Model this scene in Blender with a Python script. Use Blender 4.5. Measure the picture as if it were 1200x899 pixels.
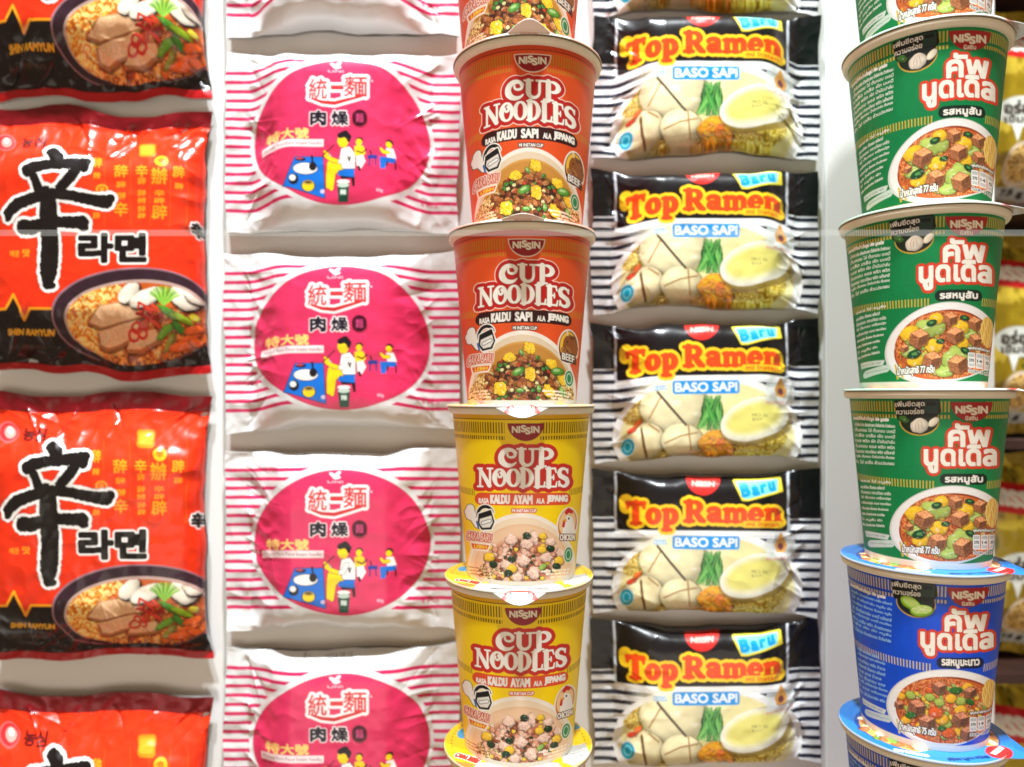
import bpy, math, random
import numpy as np
from math import pi, sin, cos, radians, sqrt, atan2

for _o in list(bpy.data.objects):
    bpy.data.objects.remove(_o)
SC = bpy.context.scene
COL = SC.collection
ZC = 1.30            # height of the lens above the shop floor
F = 867.0            # focal length in units of photograph pixels (1200 wide)
CX, CY = 600.0, 465.0

# ------------------------------------------------------------------ camera
cam_d = bpy.data.cameras.new("camera")
cam = bpy.data.objects.new("camera", cam_d)
COL.objects.link(cam)
cam.location = (0, 0, ZC)
cam.rotation_euler = (radians(90), 0, 0)
cam_d.sensor_width = 36
cam_d.lens = 36 * F / 1200
cam_d.shift_y = (CY - 449.5) / 1200
cam_d.clip_start = 0.02
cam_d.clip_end = 50
cam_d.dof.use_dof = True
cam_d.dof.focus_distance = 0.452
cam_d.dof.aperture_fstop = 3.2
SC.camera = cam

# ------------------------------------------------------------------ light
SC.view_settings.view_transform = 'Standard'
SC.view_settings.look = 'None'
SC.view_settings.exposure = -0.10
SC.view_settings.gamma = 1.0
w = bpy.data.worlds.new("World")
SC.world = w
w.use_nodes = True
bg = w.node_tree.nodes["Background"]
bg.inputs[0].default_value = (1.0, 0.70, 0.46, 1)
bg.inputs[1].default_value = 0.32

def area(name, loc, target, size, size_y, power, col):
    d = bpy.data.lights.new(name, 'AREA')
    d.shape = 'RECTANGLE'
    d.size, d.size_y, d.energy, d.color = size, size_y, power, col
    o = bpy.data.objects.new(name, d)
    COL.objects.link(o)
    o.location = loc
    import mathutils
    v = mathutils.Vector(target) - mathutils.Vector(loc)
    o.rotation_euler = v.to_track_quat('-Z', 'Y').to_euler()
    return o

LC = (0.90, 0.96, 1.0)
for _x in (-0.21, 0.18):
    area("ceiling_lamp", (_x, -0.10, ZC + 2.1), (_x, 0.55, ZC), 0.08, 0.08, 88, LC)
# added fill light, low behind the viewer, to lift the dim bottom rows
area("low_fill", (0.0, -1.2, ZC - 0.7), (0, 0.55, ZC - 0.1), 2.4, 0.8, 11, (1.0, 0.90, 0.76))

#==LIB
# ------------------------------------------------------------------ paint kit
def lin(c):
    a = np.asarray(c, dtype=np.float64) / 255.0
    return np.where(a <= 0.04045, a / 12.92, ((a + 0.055) / 1.055) ** 2.4)

def _hash(ix, iy, seed):
    n = (ix.astype(np.int64) * 374761393 + iy.astype(np.int64) * 668265263 + seed * 974711) & 0x7fffffff
    n = ((n ^ (n >> 13)) * 1274126177) & 0x7fffffff
    n = n ^ (n >> 16)
    return (n & 0xffff) / 65535.0

def noise(x, y, seed=0):
    ix, iy = np.floor(x), np.floor(y)
    fx, fy = x - ix, y - iy
    fx = fx * fx * fx * (fx * (fx * 6 - 15) + 10)
    fy = fy * fy * fy * (fy * (fy * 6 - 15) + 10)
    a, b = _hash(ix, iy, seed), _hash(ix + 1, iy, seed)
    c, d = _hash(ix, iy + 1, seed), _hash(ix + 1, iy + 1, seed)
    return (a + (b - a) * fx) * (1 - fy) + (c + (d - c) * fx) * fy

def fbm(x, y, seed=0, n=3):
    s, a, t = 0, 1.0, 0
    for i in range(n):
        s = s + a * noise(x * 2 ** i, y * 2 ** i, seed + i * 17)
        t += a
        a *= 0.5
    return s / t

def sstep(a, b, x):
    t = np.clip((x - a) / (b - a), 0, 1)
    return t * t * (3 - 2 * t)

_tricache = {}
def glyph_tris(s):
    if s in _tricache:
        return _tricache[s]
    c = bpy.data.curves.new("t", "FONT")
    c.body = s
    c.size = 1
    c.resolution_u = 3
    o = bpy.data.objects.new("t", c)
    COL.objects.link(o)
    m = o.to_mesh()
    m.calc_loop_triangles()
    v = np.array([[p.co.x, p.co.y] for p in m.vertices])
    t = np.array([list(q.vertices) for q in m.loop_triangles])
    o.to_mesh_clear()
    bpy.data.objects.remove(o)
    bpy.data.curves.remove(c)
    _tricache[s] = (v, t)
    return v, t

def dilate(img, r):
    if r < 0.5:
        return img
    H, W = img.shape
    out = np.zeros_like(img, dtype=bool)
    b = img > 0
    R = int(r)
    cs = np.zeros((H, W + 1), dtype=np.int32)
    cs[:, 1:] = np.cumsum(b, axis=1)
    xs = np.arange(W)
    for dy in range(-R, R + 1):
        hw = int(sqrt(max(r * r - dy * dy, 0)))
        hi = np.clip(xs + hw + 1, 0, W)
        lo = np.clip(xs - hw, 0, W)
        row = (cs[:, hi] - cs[:, lo]) > 0
        if dy >= 0:
            out[dy:] |= row[:H - dy] if dy else row
        else:
            out[:dy] |= row[-dy:]
    return out

class Canvas:
    """print on a grid of surface points: PX, PY say where each point lies in print coordinates"""
    def __init__(s, PX, PY, foot, base, part):
        s.PX, s.PY, s.foot = PX, PY, foot
        s.H, s.W = PX.shape
        s.rgb = np.empty((s.H, s.W, 3))
        s.rgb[:] = lin(base)
        s.names = [part]
        s.ids = np.zeros((s.H, s.W), dtype=np.int32)
        s.cmin, s.cmax = PX.min(0), PX.max(0)
        s.rmin, s.rmax = PY.min(1), PY.max(1)
        s.ref(0, 0, 1)
    def ref(s, ox, oy, k):
        s.ox, s.oy, s.k = ox, oy, k
    def pid(s, part):
        if part not in s.names:
            s.names.append(part)
        return s.names.index(part)
    def win(s, x0, y0, x1, y1):
        x0, x1 = x0 / s.k + s.ox - 1, x1 / s.k + s.ox + 1
        y0, y1 = y0 / s.k + s.oy - 1, y1 / s.k + s.oy + 1
        cc = np.nonzero((s.cmax >= x0) & (s.cmin <= x1))[0]
        rr = np.nonzero((s.rmax >= y0) & (s.rmin <= y1))[0]
        if len(cc) == 0 or len(rr) == 0:
            return None
        return (slice(rr[0], rr[-1] + 1), slice(cc[0], cc[-1] + 1))
    def xy(s, wd):
        return (s.PX[wd] - s.ox) * s.k, (s.PY[wd] - s.oy) * s.k
    def cov(s, d):
        f = s.foot * s.k
        return np.clip(0.5 - d / f, 0, 1)
    def put(s, wd, m, col, part=None, a=1.0):
        c = col if isinstance(col, np.ndarray) and col.ndim == 3 else lin(col)
        mm = (m * a)[..., None]
        s.rgb[wd] = s.rgb[wd] * (1 - mm) + c * mm
        if part:
            s.ids[wd][m > 0.5] = s.pid(part)
    def ell(s, cx, cy, rx, ry, col, part=None, rot=0, a=1.0, half=None, soft=0):
        R = max(rx, ry) + soft
        wd = s.win(cx - R, cy - R, cx + R, cy + R)
        if wd is None:
            return
        x, y = s.xy(wd)
        c_, s_ = cos(radians(rot)), sin(radians(rot))
        lx, ly = (x - cx) * c_ + (y - cy) * s_, -(x - cx) * s_ + (y - cy) * c_
        q = np.hypot(lx / rx, ly / ry)
        g = np.hypot(lx / rx ** 2, ly / ry ** 2) + 1e-9
        d = q * (q - 1) / g
        d = np.where(q < 0.2, -min(rx, ry), d)
        if half:
            d = np.maximum(d, -ly if half == 'low' else ly)
        m = s.cov(d) if not soft else 1 - sstep(-soft, soft, d)
        s.put(wd, m, col, part, a)
    def poly(s, pts, col, part=None, a=1.0, grow=0.0):
        p = np.array(pts, dtype=float)
        wd = s.win(p[:, 0].min() - grow, p[:, 1].min() - grow, p[:, 0].max() + grow, p[:, 1].max() + grow)
        if wd is None:
            return
        x, y = s.xy(wd)
        d = np.full(x.shape, 1e9)
        ins = np.zeros(x.shape, dtype=bool)
        n = len(p)
        for i in range(n):
            ax, ay = p[i]
            bx, by = p[(i + 1) % n]
            ex, ey = bx - ax, by - ay
            t = np.clip(((x - ax) * ex + (y - ay) * ey) / (ex * ex + ey * ey + 1e-9), 0, 1)
            d = np.minimum(d, np.hypot(x - ax - t * ex, y - ay - t * ey))
            if ay != by:
                ins ^= ((ay > y) != (by > y)) & (x < (bx - ax) * (y - ay) / (by - ay) + ax)
        d = np.where(ins, -d, d) - grow
        s.put(wd, s.cov(d), col, part, a)
    def box(s, x0, y0, x1, y1, col, part=None, r=0, a=1.0):
        wd = s.win(x0, y0, x1, y1)
        if wd is None:
            return
        x, y = s.xy(wd)
        qx = np.abs(x - (x0 + x1) / 2) - (x1 - x0) / 2 + r
        qy = np.abs(y - (y0 + y1) / 2) - (y1 - y0) / 2 + r
        d = np.hypot(np.maximum(qx, 0), np.maximum(qy, 0)) + np.minimum(np.maximum(qx, qy), 0) - r
        s.put(wd, s.cov(d), col, part, a)
    def sdf(s, strokes, wd, tf=None, jit=0, seed=1):
        x, y = s.xy(wd)
        d = np.full(x.shape, 1e9)
        for st in strokes:
            for (ax, ay, ar), (bx, by, br) in zip(st[:-1], st[1:]):
                ex, ey = bx - ax, by - ay
                t = np.clip(((x - ax) * ex + (y - ay) * ey) / (ex * ex + ey * ey + 1e-9), 0, 1)
                d = np.minimum(d, np.hypot(x - ax - t * ex, y - ay - t * ey) - (ar + (br - ar) * t))
        if jit:
            d = d + (fbm(x / (jit * 3), y / (jit * 3), seed) - 0.5) * jit * 2
        return d
    def strokes(s, strokes, layers, jit=0, seed=1):
        P = np.array([q for st in strokes for q in st])
        g = max(l[0] for l in layers) + jit
        R = P[:, 2].max() + g
        wd = s.win(P[:, 0].min() - R, P[:, 1].min() - R, P[:, 0].max() + R, P[:, 1].max() + R)
        if wd is None:
            return
        d = s.sdf(strokes, wd, jit=jit, seed=seed)
        for l in layers:
            s.put(wd, s.cov(d - l[0]), l[1], l[2] if len(l) > 2 else None)
    def line(s, pts, r, col, part=None):
        s.strokes([[(p[0], p[1], r) for p in pts]], [(0, col, part)])
    def text(s, t, cx, cy, wd_, h, layers, rot=0, skew=0, arc=0):
        """layers: (extra boldness, colour[, part]) from the widest to the narrowest"""
        v, tr = glyph_tris(t)
        mn, mx = v.min(0), v.max(0)
        q = 4.0 / (s.k * max(s.foot, 0.3) * 1.0)          # texels per print unit
        g = max(l[0] for l in layers)
        pad = int(g * q) + 3
        W, H = int(wd_ * q) + 2 * pad + 1, int(h * q) + 2 * pad + 1
        img = np.zeros((H, W), dtype=bool)
        px = (v[:, 0] - mn[0]) / (mx[0] - mn[0]) * wd_ * q + pad
        py = (mx[1] - v[:, 1]) / (mx[1] - mn[1]) * h * q + pad
        for a, b, c in tr:
            xs, ys = px[[a, b, c]], py[[a, b, c]]
            i0, i1 = int(max(xs.min(), 0)), int(min(xs.max() + 1, W - 1))
            j0, j1 = int(max(ys.min(), 0)), int(min(ys.max() + 1, H - 1))
            if i1 < i0 or j1 < j0:
                continue
            X = np.arange(i0, i1 + 1)[None, :] + 0.5
            Y = np.arange(j0, j1 + 1)[:, None] + 0.5
            e0 = (xs[1] - xs[0]) * (Y - ys[0]) - (ys[1] - ys[0]) * (X - xs[0])
            e1 = (xs[2] - xs[1]) * (Y - ys[1]) - (ys[2] - ys[1]) * (X - xs[1])
            e2 = (xs[0] - xs[2]) * (Y - ys[2]) - (ys[0] - ys[2]) * (X - xs[2])
            img[j0:j1 + 1, i0:i1 + 1] |= ((e0 >= 0) & (e1 >= 0) & (e2 >= 0)) | ((e0 <= 0) & (e1 <= 0) & (e2 <= 0))
        R = sqrt((wd_ / 2 + g) ** 2 + (h / 2 + g) ** 2) if rot else 0
        ww, hh = (R, R) if rot else (wd_ / 2 + g + abs(skew) * h, h / 2 + g + abs(arc))
        wd = s.win(cx - ww, cy - hh, cx + ww, cy + hh)
        if wd is None:
            return
        x, y = s.xy(wd)
        c_, s_ = cos(radians(rot)), sin(radians(rot))
        lx, ly = (x - cx) * c_ + (y - cy) * s_, -(x - cx) * s_ + (y - cy) * c_
        if arc:
            ly = ly - arc * ((lx / (wd_ / 2)) ** 2 - 0.5)
        lx = lx + skew * ly
        u = (lx + wd_ / 2) * q + pad - 0.5
        vv = (ly + h / 2) * q + pad - 0.5
        ok = (u >= 0) & (u < W - 1) & (vv >= 0) & (vv < H - 1)
        iu, iv = np.clip(u.astype(int), 0, W - 2), np.clip(vv.astype(int), 0, H - 2)
        fu, fv = u - iu, vv - iv
        for l in layers:
            d = dilate(img, l[0] * q).astype(np.float32)
            b = d.copy()
            b[1:-1, 1:-1] = (d[:-2, :-2] + d[:-2, 1:-1] + d[:-2, 2:] + d[1:-1, :-2] + d[1:-1, 1:-1] + d[1:-1, 2:] + d[2:, :-2] + d[2:, 1:-1] + d[2:, 2:]) / 9
            m = (b[iv, iu] * (1 - fu) + b[iv, iu + 1] * fu) * (1 - fv) + (b[iv + 1, iu] * (1 - fu) + b[iv + 1, iu + 1] * fu) * fv
            s.put(wd, m * ok, l[1], l[2] if len(l) > 2 else None, l[3] if len(l) > 3 else 1.0)
    # ---- food for the printed pictures
    def blob(s, cx, cy, rx, ry, col, seed, rot=0, rough=0.25, tex=0.35, part=None, f=5, edge=0.45, clip=None, tone=0.35):
        R = max(rx, ry) * 1.5
        wd = s.win(cx - R, cy - R, cx + R, cy + R)
        if wd is None:
            return
        x, y = s.xy(wd)
        c_, s_ = cos(radians(rot)), sin(radians(rot))
        lx, ly = ((x - cx) * c_ + (y - cy) * s_) / rx, (-(x - cx) * s_ + (y - cy) * c_) / ry
        an = np.arctan2(ly, lx)
        rad = 1 + rough * 2 * (fbm(np.cos(an) * 1.9 + 9 + seed * .37, np.sin(an) * 1.9 + 9, seed, 4) - 0.5)
        q = np.hypot(lx, ly) / rad
        m = s.cov((q - 1) * min(rx, ry))
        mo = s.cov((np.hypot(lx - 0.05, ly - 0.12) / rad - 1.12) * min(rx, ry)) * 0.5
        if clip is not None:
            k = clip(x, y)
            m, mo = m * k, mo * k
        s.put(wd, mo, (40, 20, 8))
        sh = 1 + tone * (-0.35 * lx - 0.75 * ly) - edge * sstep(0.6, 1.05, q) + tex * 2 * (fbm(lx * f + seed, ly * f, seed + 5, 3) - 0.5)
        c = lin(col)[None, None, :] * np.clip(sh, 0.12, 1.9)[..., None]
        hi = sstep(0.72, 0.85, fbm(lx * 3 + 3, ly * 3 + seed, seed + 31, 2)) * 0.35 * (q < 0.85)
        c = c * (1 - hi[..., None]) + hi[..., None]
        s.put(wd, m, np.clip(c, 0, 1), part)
    def cube(s, cx, cy, r, col, seed, rot=0, clip=None):
        def P(a, k=1.0):
            return (cx + r * k * cos(radians(a + rot)), cy + r * k * 0.9 * sin(radians(a + rot)))
        hexa = [P(-90), P(-30), P(30), P(90), P(150), P(210)]
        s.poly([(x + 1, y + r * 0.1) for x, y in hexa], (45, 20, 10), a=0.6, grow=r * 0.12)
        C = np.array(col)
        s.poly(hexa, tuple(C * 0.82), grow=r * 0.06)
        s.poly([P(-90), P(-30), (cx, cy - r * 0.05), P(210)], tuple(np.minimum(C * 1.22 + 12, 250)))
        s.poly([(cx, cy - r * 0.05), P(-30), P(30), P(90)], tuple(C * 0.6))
        wd = s.win(cx - r * 1.2, cy - r * 1.2, cx + r * 1.2, cy + r * 1.2)
        if wd is None:
            return
        x, y = s.xy(wd)
        q = np.hypot(x - cx, y - cy) / r
        k = 1 + 1.3 * (fbm(x / r * 8, y / r * 8, seed, 3) - 0.5) * (q < 1.0)
        s.rgb[wd] = np.clip(s.rgb[wd] * k[..., None], 0, 1)
    def noodles(s, cx, cy, rx, ry, lo, hi, seed, freq=0.5, rot=0, part=None, clip=None, dark=(95, 45, 10)):
        R = max(rx, ry)
        wd = s.win(cx - R, cy - R, cx + R, cy + R)
        if wd is None:
            return
        x, y = s.xy(wd)
        c_, s_ = cos(radians(rot)), sin(radians(rot))
        lx, ly = (x - cx) * c_ + (y - cy) * s_, -(x - cx) * s_ + (y - cy) * c_
        q = np.hypot(lx / rx, ly / ry)
        m = s.cov((q - 1) * min(rx, ry))
        if clip is not None:
            m = m * clip(x, y)
        z = 2.2 / R * 3
        wx = lx + (fbm(lx * z, ly * z, seed, 2) - 0.5) * R * 0.7
        wy = ly + (fbm(lx * z + 7, ly * z, seed + 3, 2) - 0.5) * R * 0.7
        lay = noise(lx * z * 0.8, ly * z * 0.8, seed + 9) > 0.5
        ph = np.where(lay, wx * 0.8 + wy * 0.6, wx * -0.5 + wy * 0.86) * freq
        t = 0.5 + 0.5 * np.sin(ph)
        c = lin(dark) * (1 - sstep(0.0, 0.35, t))[..., None] + lin(lo) * (sstep(0.0, 0.35, t) * (1 - sstep(0.5, 1.0, t)))[..., None] + lin(hi) * sstep(0.5, 1.0, t)[..., None]
        c = c * (0.75 + 0.5 * noise(lx * z * 2, ly * z * 2, seed + 21))[..., None]
        s.put(wd, m, np.clip(c, 0, 1), part)
    def ring_text(s):
        pass

def AR(cx, cy, rx, ry, a0, a1, r0, rm, r1, n=14):
    out = []
    for i in range(n + 1):
        t = i / n
        a = radians(a0 + (a1 - a0) * t)
        r = r0 + (rm - r0) * t * 2 if t < 0.5 else rm + (r1 - rm) * (t * 2 - 1)
        out.append((cx + rx * cos(a), cy + ry * sin(a), r))
    return out

def LN(*p):
    return list(p)

# fat display serif: strokes of (x, y, radius) in a box one unit high
SERIF = {
    'C': (0.84, [AR(.48, .5, .36, .41, -38, -205, .06, .12, .15), AR(.48, .5, .36, .41, -205, -322, .15, .10, .035), AR(.56, .34, .17, .15, -40, 200, .075, .06, .05)]),
    'U': (0.90, [LN((.22, .08, .125), (.22, .6, .125)), AR(.46, .6, .24, .30, 180, 0, .125, .07, .06), LN((.70, .6, .065), (.70, .08, .065)), LN((.04, .05, .045), (.40, .05, .045)), LN((.56, .05, .045), (.86, .05, .045))]),
    'P': (0.80, [LN((.24, .06, .125), (.24, .94, .125)), LN((.05, .05, .045), (.40, .05, .045)), LN((.06, .95, .045), (.44, .95, .045)), AR(.40, .30, .27, .25, -95, 95, .05, .125, .05)]),
    'N': (0.92, [LN((.17, .06, .055), (.17, .94, .055)), LN((.17, .10, .09), (.72, .90, .11)), LN((.75, .06, .055), (.75, .92, .055)), LN((.03, .05, .045), (.28, .05, .045)), LN((.03, .95, .045), (.32, .95, .045)), LN((.60, .05, .045), (.90, .05, .045))]),
    'O': (0.86, [AR(.46, .5, .31, .41, -90, -270, .05, .13, .05), AR(.46, .5, .31, .41, -270, -450, .05, .13, .05)]),
    'Q': (0.85, [AR(.46, .5, .31, .41, -90, -270, .05, .13, .05), AR(.46, .5, .31, .41, -270, -450, .05, .10, .05), AR(.46, .36, .12, .12, -60, 200, .07, .06, .05)]),
    'D': (0.90, [LN((.22, .06, .125), (.22, .94, .125)), LN((.05, .05, .045), (.36, .05, .045)), LN((.05, .95, .045), (.36, .95, .045)), AR(.34, .5, .38, .43, -92, 92, .05, .13, .05)]),
    'L': (0.72, [LN((.22, .06, .125), (.22, .94, .125)), LN((.05, .05, .045), (.40, .05, .045)), LN((.05, .95, .045), (.62, .94, .055)), LN((.62, .94, .055), (.66, .72, .04))]),
    'E': (0.76, [LN((.22, .06, .125), (.22, .94, .125)), LN((.05, .05, .045), (.60, .05, .05)), LN((.60, .05, .05), (.65, .24, .035)), LN((.25, .49, .05), (.50, .49, .05)), LN((.50, .38, .035), (.50, .60, .035)), LN((.05, .95, .045), (.64, .95, .05)), LN((.64, .95, .05), (.70, .72, .035))]),
    'S': (0.74, [AR(.37, .28, .24, .22, -10, -180, .05, .07, .11), LN((.13, .28, .11), (.20, .42, .12), (.54, .58, .12), (.61, .72, .11)), AR(.37, .72, .24, .22, 0, 185, .11, .07, .05), LN((.62, .10, .045), (.62, .30, .03)), LN((.12, .70, .03), (.11, .92, .045))]),
    'T': (0.80, [LN((.40, .08, .13), (.40, .92, .14)), LN((.06, .10, .09), (.74, .10, .09)), LN((.08, .12, .08), (.06, .30, .04)), LN((.72, .12, .08), (.75, .30, .04)), LN((.22, .94, .06), (.58, .94, .06))]),
    'o': (0.66, [AR(.33, .64, .21, .27, -90, -270, .08, .14, .08), AR(.33, .64, .21, .27, -270, -450, .08, .14, .08)]),
    'p': (0.72, [LN((.20, .40, .12), (.20, 1.18, .13)), LN((.06, .38, .06), (.2, .38, .06)), LN((.06, 1.22, .06), (.38, 1.22, .06)), AR(.38, .64, .20, .26, -130, 130, .07, .14, .08)]),
    'R': (0.94, [LN((.24, .08, .14), (.24, .90, .14)), LN((.06, .08, .06), (.45, .08, .06)), LN((.06, .93, .06), (.42, .93, .06)), AR(.44, .30, .24, .22, -95, 95, .06, .14, .07), LN((.48, .52, .11), (.72, .86, .13), (.86, .93, .07))]),
    'a': (0.70, [AR(.30, .48, .20, .12, -170, -20, .08, .09, .11), LN((.49, .46, .13), (.50, .86, .13), (.62, .92, .07)), AR(.30, .76, .17, .13, 0, 360, .09, .10, .09)]),
    'm': (1.04, [LN((.18, .42, .12), (.18, .90, .12)), LN((.06, .40, .06), (.18, .40, .06)), AR(.36, .56, .17, .15, -170, 0, .06, .10, .12), LN((.53, .56, .12), (.53, .90, .12)), AR(.70, .56, .17, .15, -170, 0, .06, .10, .12), LN((.87, .56, .12), (.87, .90, .12)), LN((.06, .93, .06), (.30, .93, .06)), LN((.44, .93, .06), (.63, .93, .06)), LN((.78, .93, .06), (1.0, .93, .06))]),
    'e': (0.66, [AR(.33, .64, .21, .27, -5, -180, .12, .08, .14), AR(.33, .64, .21, .27, 180, 50, .14, .10, .06), LN((.2, .64, .05), (.50, .62, .055))]),
    'n': (0.74, [LN((.18, .42, .12), (.18, .90, .12)), LN((.06, .40, .06), (.18, .40, .06)), AR(.38, .56, .18, .16, -170, 0, .06, .10, .13), LN((.56, .56, .13), (.56, .90, .13)), LN((.06, .93, .06), (.30, .93, .06)), LN((.45, .93, .06), (.70, .93, .06))]),
}
def serif_word(word, x0, y0, x1, h, arc=0.0, track=0.0, fat=0.9):
    tot = sum(SERIF[ch][0] + track for ch in word) - track
    kx = (x1 - x0) / tot
    k = min(kx, h)
    out, x = [], x0
    xm, hw = (x0 + x1) / 2, (x1 - x0) / 2
    for ch in word:
        wd, sts = SERIF[ch]
        for st in sts:
            out.append([(x + p[0] * kx, y0 + p[1] * h + arc * ((x + p[0] * kx - xm) / hw) ** 2, p[2] * (k * 0.5 + h * 0.5) * fat) for p in st])
        x += (wd + track) * kx
    return out

#==ART
WHITE, CREAM = (244, 240, 230), (238, 230, 205)

def half_badge(c, cx, y0, rx, ry, red, rim, text_h, thai=None, grow=2.5):
    c.ell(cx, y0, rx + grow, ry + grow, rim, 'brand_badge', half='low')
    c.ell(cx, y0 + grow, rx - 1, ry - grow - 1, red, 'brand_badge', half='low')
    k = rx / 80
    ty = y0 + (28 if not thai else 30) * k
    for t, dx, dy, wd in (("NI", -43, 0, 35), ("S", -10, -4, 21), ("S", 10, 6, 21), ("IN", 43, 0, 35)):
        c.text(t, cx + dx * k, ty + dy * k, wd * k, text_h * 0.82, [(2.2 * k, CREAM)])
    if thai:
        c.text(thai, cx, y0 + 62 * k, 46 * k, 15 * k, [(0.9, CREAM)])

def ticks(c, d0, d1, per, wd, skip, col, duty=0.45):
    """rows of short bars round the cup, in cup coordinates"""
    m = (sstep(d0 - .3, d0 + .3, c.DD) * (1 - sstep(d1 - .3, d1 + .3, c.DD)))
    ph = (c.TH / per) % 1.0
    e = 0.08
    m = m * sstep(0, e * 2, ph) * (1 - sstep(duty, duty + e * 2, ph))
    for a, b in skip:
        m = m * (1 - ((c.TH > a) & (c.TH < b)))
    c.put((slice(None), slice(None)), m, col)

def cup_front(c, red):
    """central stack: crop of the yellow cup that hangs at eye level"""
    c.ref(510, 465, 3.824)
    body = (230, 84, 32) if red else (252, 216, 6)
    tick = (206, 142, 34) if red else (112, 84, 12)
    c.rgb[:] = lin(body)
    full = (slice(None), slice(None))
    c.put(full, 1 - sstep(15.2, 15.8, c.DD), (205, 70, 30) if red else (226, 172, 18))  # shadow under the rim, painted as a darker band round the top
    c.put(full, sstep(14.6, 15.2, c.DD) * (1 - sstep(15.6, 16.2, c.DD)), (150, 50, 22) if red else (120, 92, 10))
    ticks(c, 18.5, 30.5, .0413, 0, [(-.235, .255)], tick)
    ticks(c, 33.2, 37.4, .0413, 0, [(-.235, .255)], tick, .5)
    ticks(c, 93, 100.5, .0413, 0, [(-.80, .80)], tick, .4)
    half_badge(c, 407, 119, 80, 78, (150, 22, 30), (244, 222, 200) if red else (120, 40, 25), 34, grow=4 if red else 2)
    # title
    st = serif_word("CUP", 284, 230, 536, 86, track=-.06, fat=1.12) + serif_word("NQODLES", 190, 318, 604, 90, arc=-2, track=-.05, fat=1.08)
    T = 'title_lettering'
    lay = [(20, (250, 225, 205), T), (16.5, (196, 30, 28) if red else (205, 44, 34), T), (1.8, (120, 20, 20), T), (0, (250, 245, 232), T)]
    if not red:
        lay = [(18, (235, 120, 60), T), (16.5, (208, 46, 36), T), (1.8, (160, 30, 25), T), (0, (252, 248, 238), T)]
    c.strokes(st, lay)
    # bowl picture
    B = 'bowl_picture'
    cl = lambda x, y: (1 - sstep(828, 834, y)) * (x > 120) * (x < 640)
    c.ell(390, 772, 244, 250, (246, 236, 222), B)
    c.ell(390, 778, 230, 238, (225, 205, 175) if red else (240, 218, 186), B)
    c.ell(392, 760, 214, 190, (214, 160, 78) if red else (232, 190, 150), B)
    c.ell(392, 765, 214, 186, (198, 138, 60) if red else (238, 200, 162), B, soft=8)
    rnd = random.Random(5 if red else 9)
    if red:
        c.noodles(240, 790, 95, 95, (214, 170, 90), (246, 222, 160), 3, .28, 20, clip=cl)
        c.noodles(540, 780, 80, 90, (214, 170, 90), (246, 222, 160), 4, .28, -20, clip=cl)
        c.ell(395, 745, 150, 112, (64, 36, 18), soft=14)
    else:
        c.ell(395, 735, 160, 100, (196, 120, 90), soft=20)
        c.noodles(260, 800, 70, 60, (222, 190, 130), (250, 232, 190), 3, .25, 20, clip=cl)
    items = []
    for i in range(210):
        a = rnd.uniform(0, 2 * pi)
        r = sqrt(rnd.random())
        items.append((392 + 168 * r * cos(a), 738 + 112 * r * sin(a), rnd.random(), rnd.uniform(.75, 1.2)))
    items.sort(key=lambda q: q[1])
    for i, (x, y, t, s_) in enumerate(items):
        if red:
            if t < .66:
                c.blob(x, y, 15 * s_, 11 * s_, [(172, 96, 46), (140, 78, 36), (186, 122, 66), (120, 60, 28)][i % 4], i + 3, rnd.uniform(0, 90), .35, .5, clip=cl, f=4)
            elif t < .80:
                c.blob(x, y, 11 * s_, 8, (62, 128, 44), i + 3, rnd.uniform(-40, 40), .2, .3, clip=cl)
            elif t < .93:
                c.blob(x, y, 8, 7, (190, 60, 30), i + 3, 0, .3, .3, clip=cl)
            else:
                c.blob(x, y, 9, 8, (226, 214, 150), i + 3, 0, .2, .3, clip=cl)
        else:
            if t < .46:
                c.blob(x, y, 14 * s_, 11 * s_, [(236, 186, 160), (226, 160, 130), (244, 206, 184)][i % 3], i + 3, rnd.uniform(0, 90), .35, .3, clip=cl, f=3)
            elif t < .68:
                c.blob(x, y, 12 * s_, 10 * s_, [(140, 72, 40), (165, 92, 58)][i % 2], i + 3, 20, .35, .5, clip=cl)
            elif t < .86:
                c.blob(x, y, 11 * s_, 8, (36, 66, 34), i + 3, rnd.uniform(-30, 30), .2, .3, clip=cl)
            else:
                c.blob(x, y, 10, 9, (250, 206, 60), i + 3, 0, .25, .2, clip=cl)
    if red:
        for x, y, r in ((420, 600, 28), (330, 640, 28), (520, 660, 27), (425, 715, 31), (568, 715, 26), (290, 775, 33), (505, 782, 29)):
            c.blob(x, y, r, r * .82, (250, 202, 48), int(x), int(y) % 90, .34, .5, clip=cl, f=5, edge=.15, tone=.2)
        for x, y, r, q in ((545, 690, 30, -10), (370, 702, 30, -25), (568, 775, 24, 60), (462, 775, 18, 90), (385, 620, 16, 60), (380, 785, 20, 0)):
            c.blob(x, y, r, r * .55, (92, 158, 58), int(x), q, .15, .25, clip=cl, f=2)
            c.ell(x - 3, y - 4, r * .5, r * .2, (190, 220, 150), rot=q, a=.7)
    else:
        for x, y, r in ((345, 640, 34), (440, 628, 30), (410, 660, 32), (520, 650, 28), (500, 720, 32), (395, 735, 34), (320, 755, 32), (440, 790, 32), (370, 810, 30), (560, 700, 24)):
            c.blob(x, y, r * .86, r * .72, (244, 206, 186), int(x), int(y) % 90, .36, .4, clip=cl, f=4, edge=.3)
        for x, y, r in ((480, 685, 20), (245, 718, 24), (345, 770, 24), (556, 735, 22), (485, 625, 18)):
            c.blob(x, y, r, r * .85, (250, 204, 56), int(y), 0, .2, .2, clip=cl)
        for x, y in ((412, 622), (345, 728), (262, 752), (518, 680), (330, 790), (545, 760)):
            c.blob(x, y, 19, 15, (30, 60, 34), int(x), 15, .15, .25, clip=cl)
        c.blob(485, 762, 20, 12, (150, 190, 90), 4, -40, .15, .3, clip=cl)
    # flavour band
    V = 'flavour_band'
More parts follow.
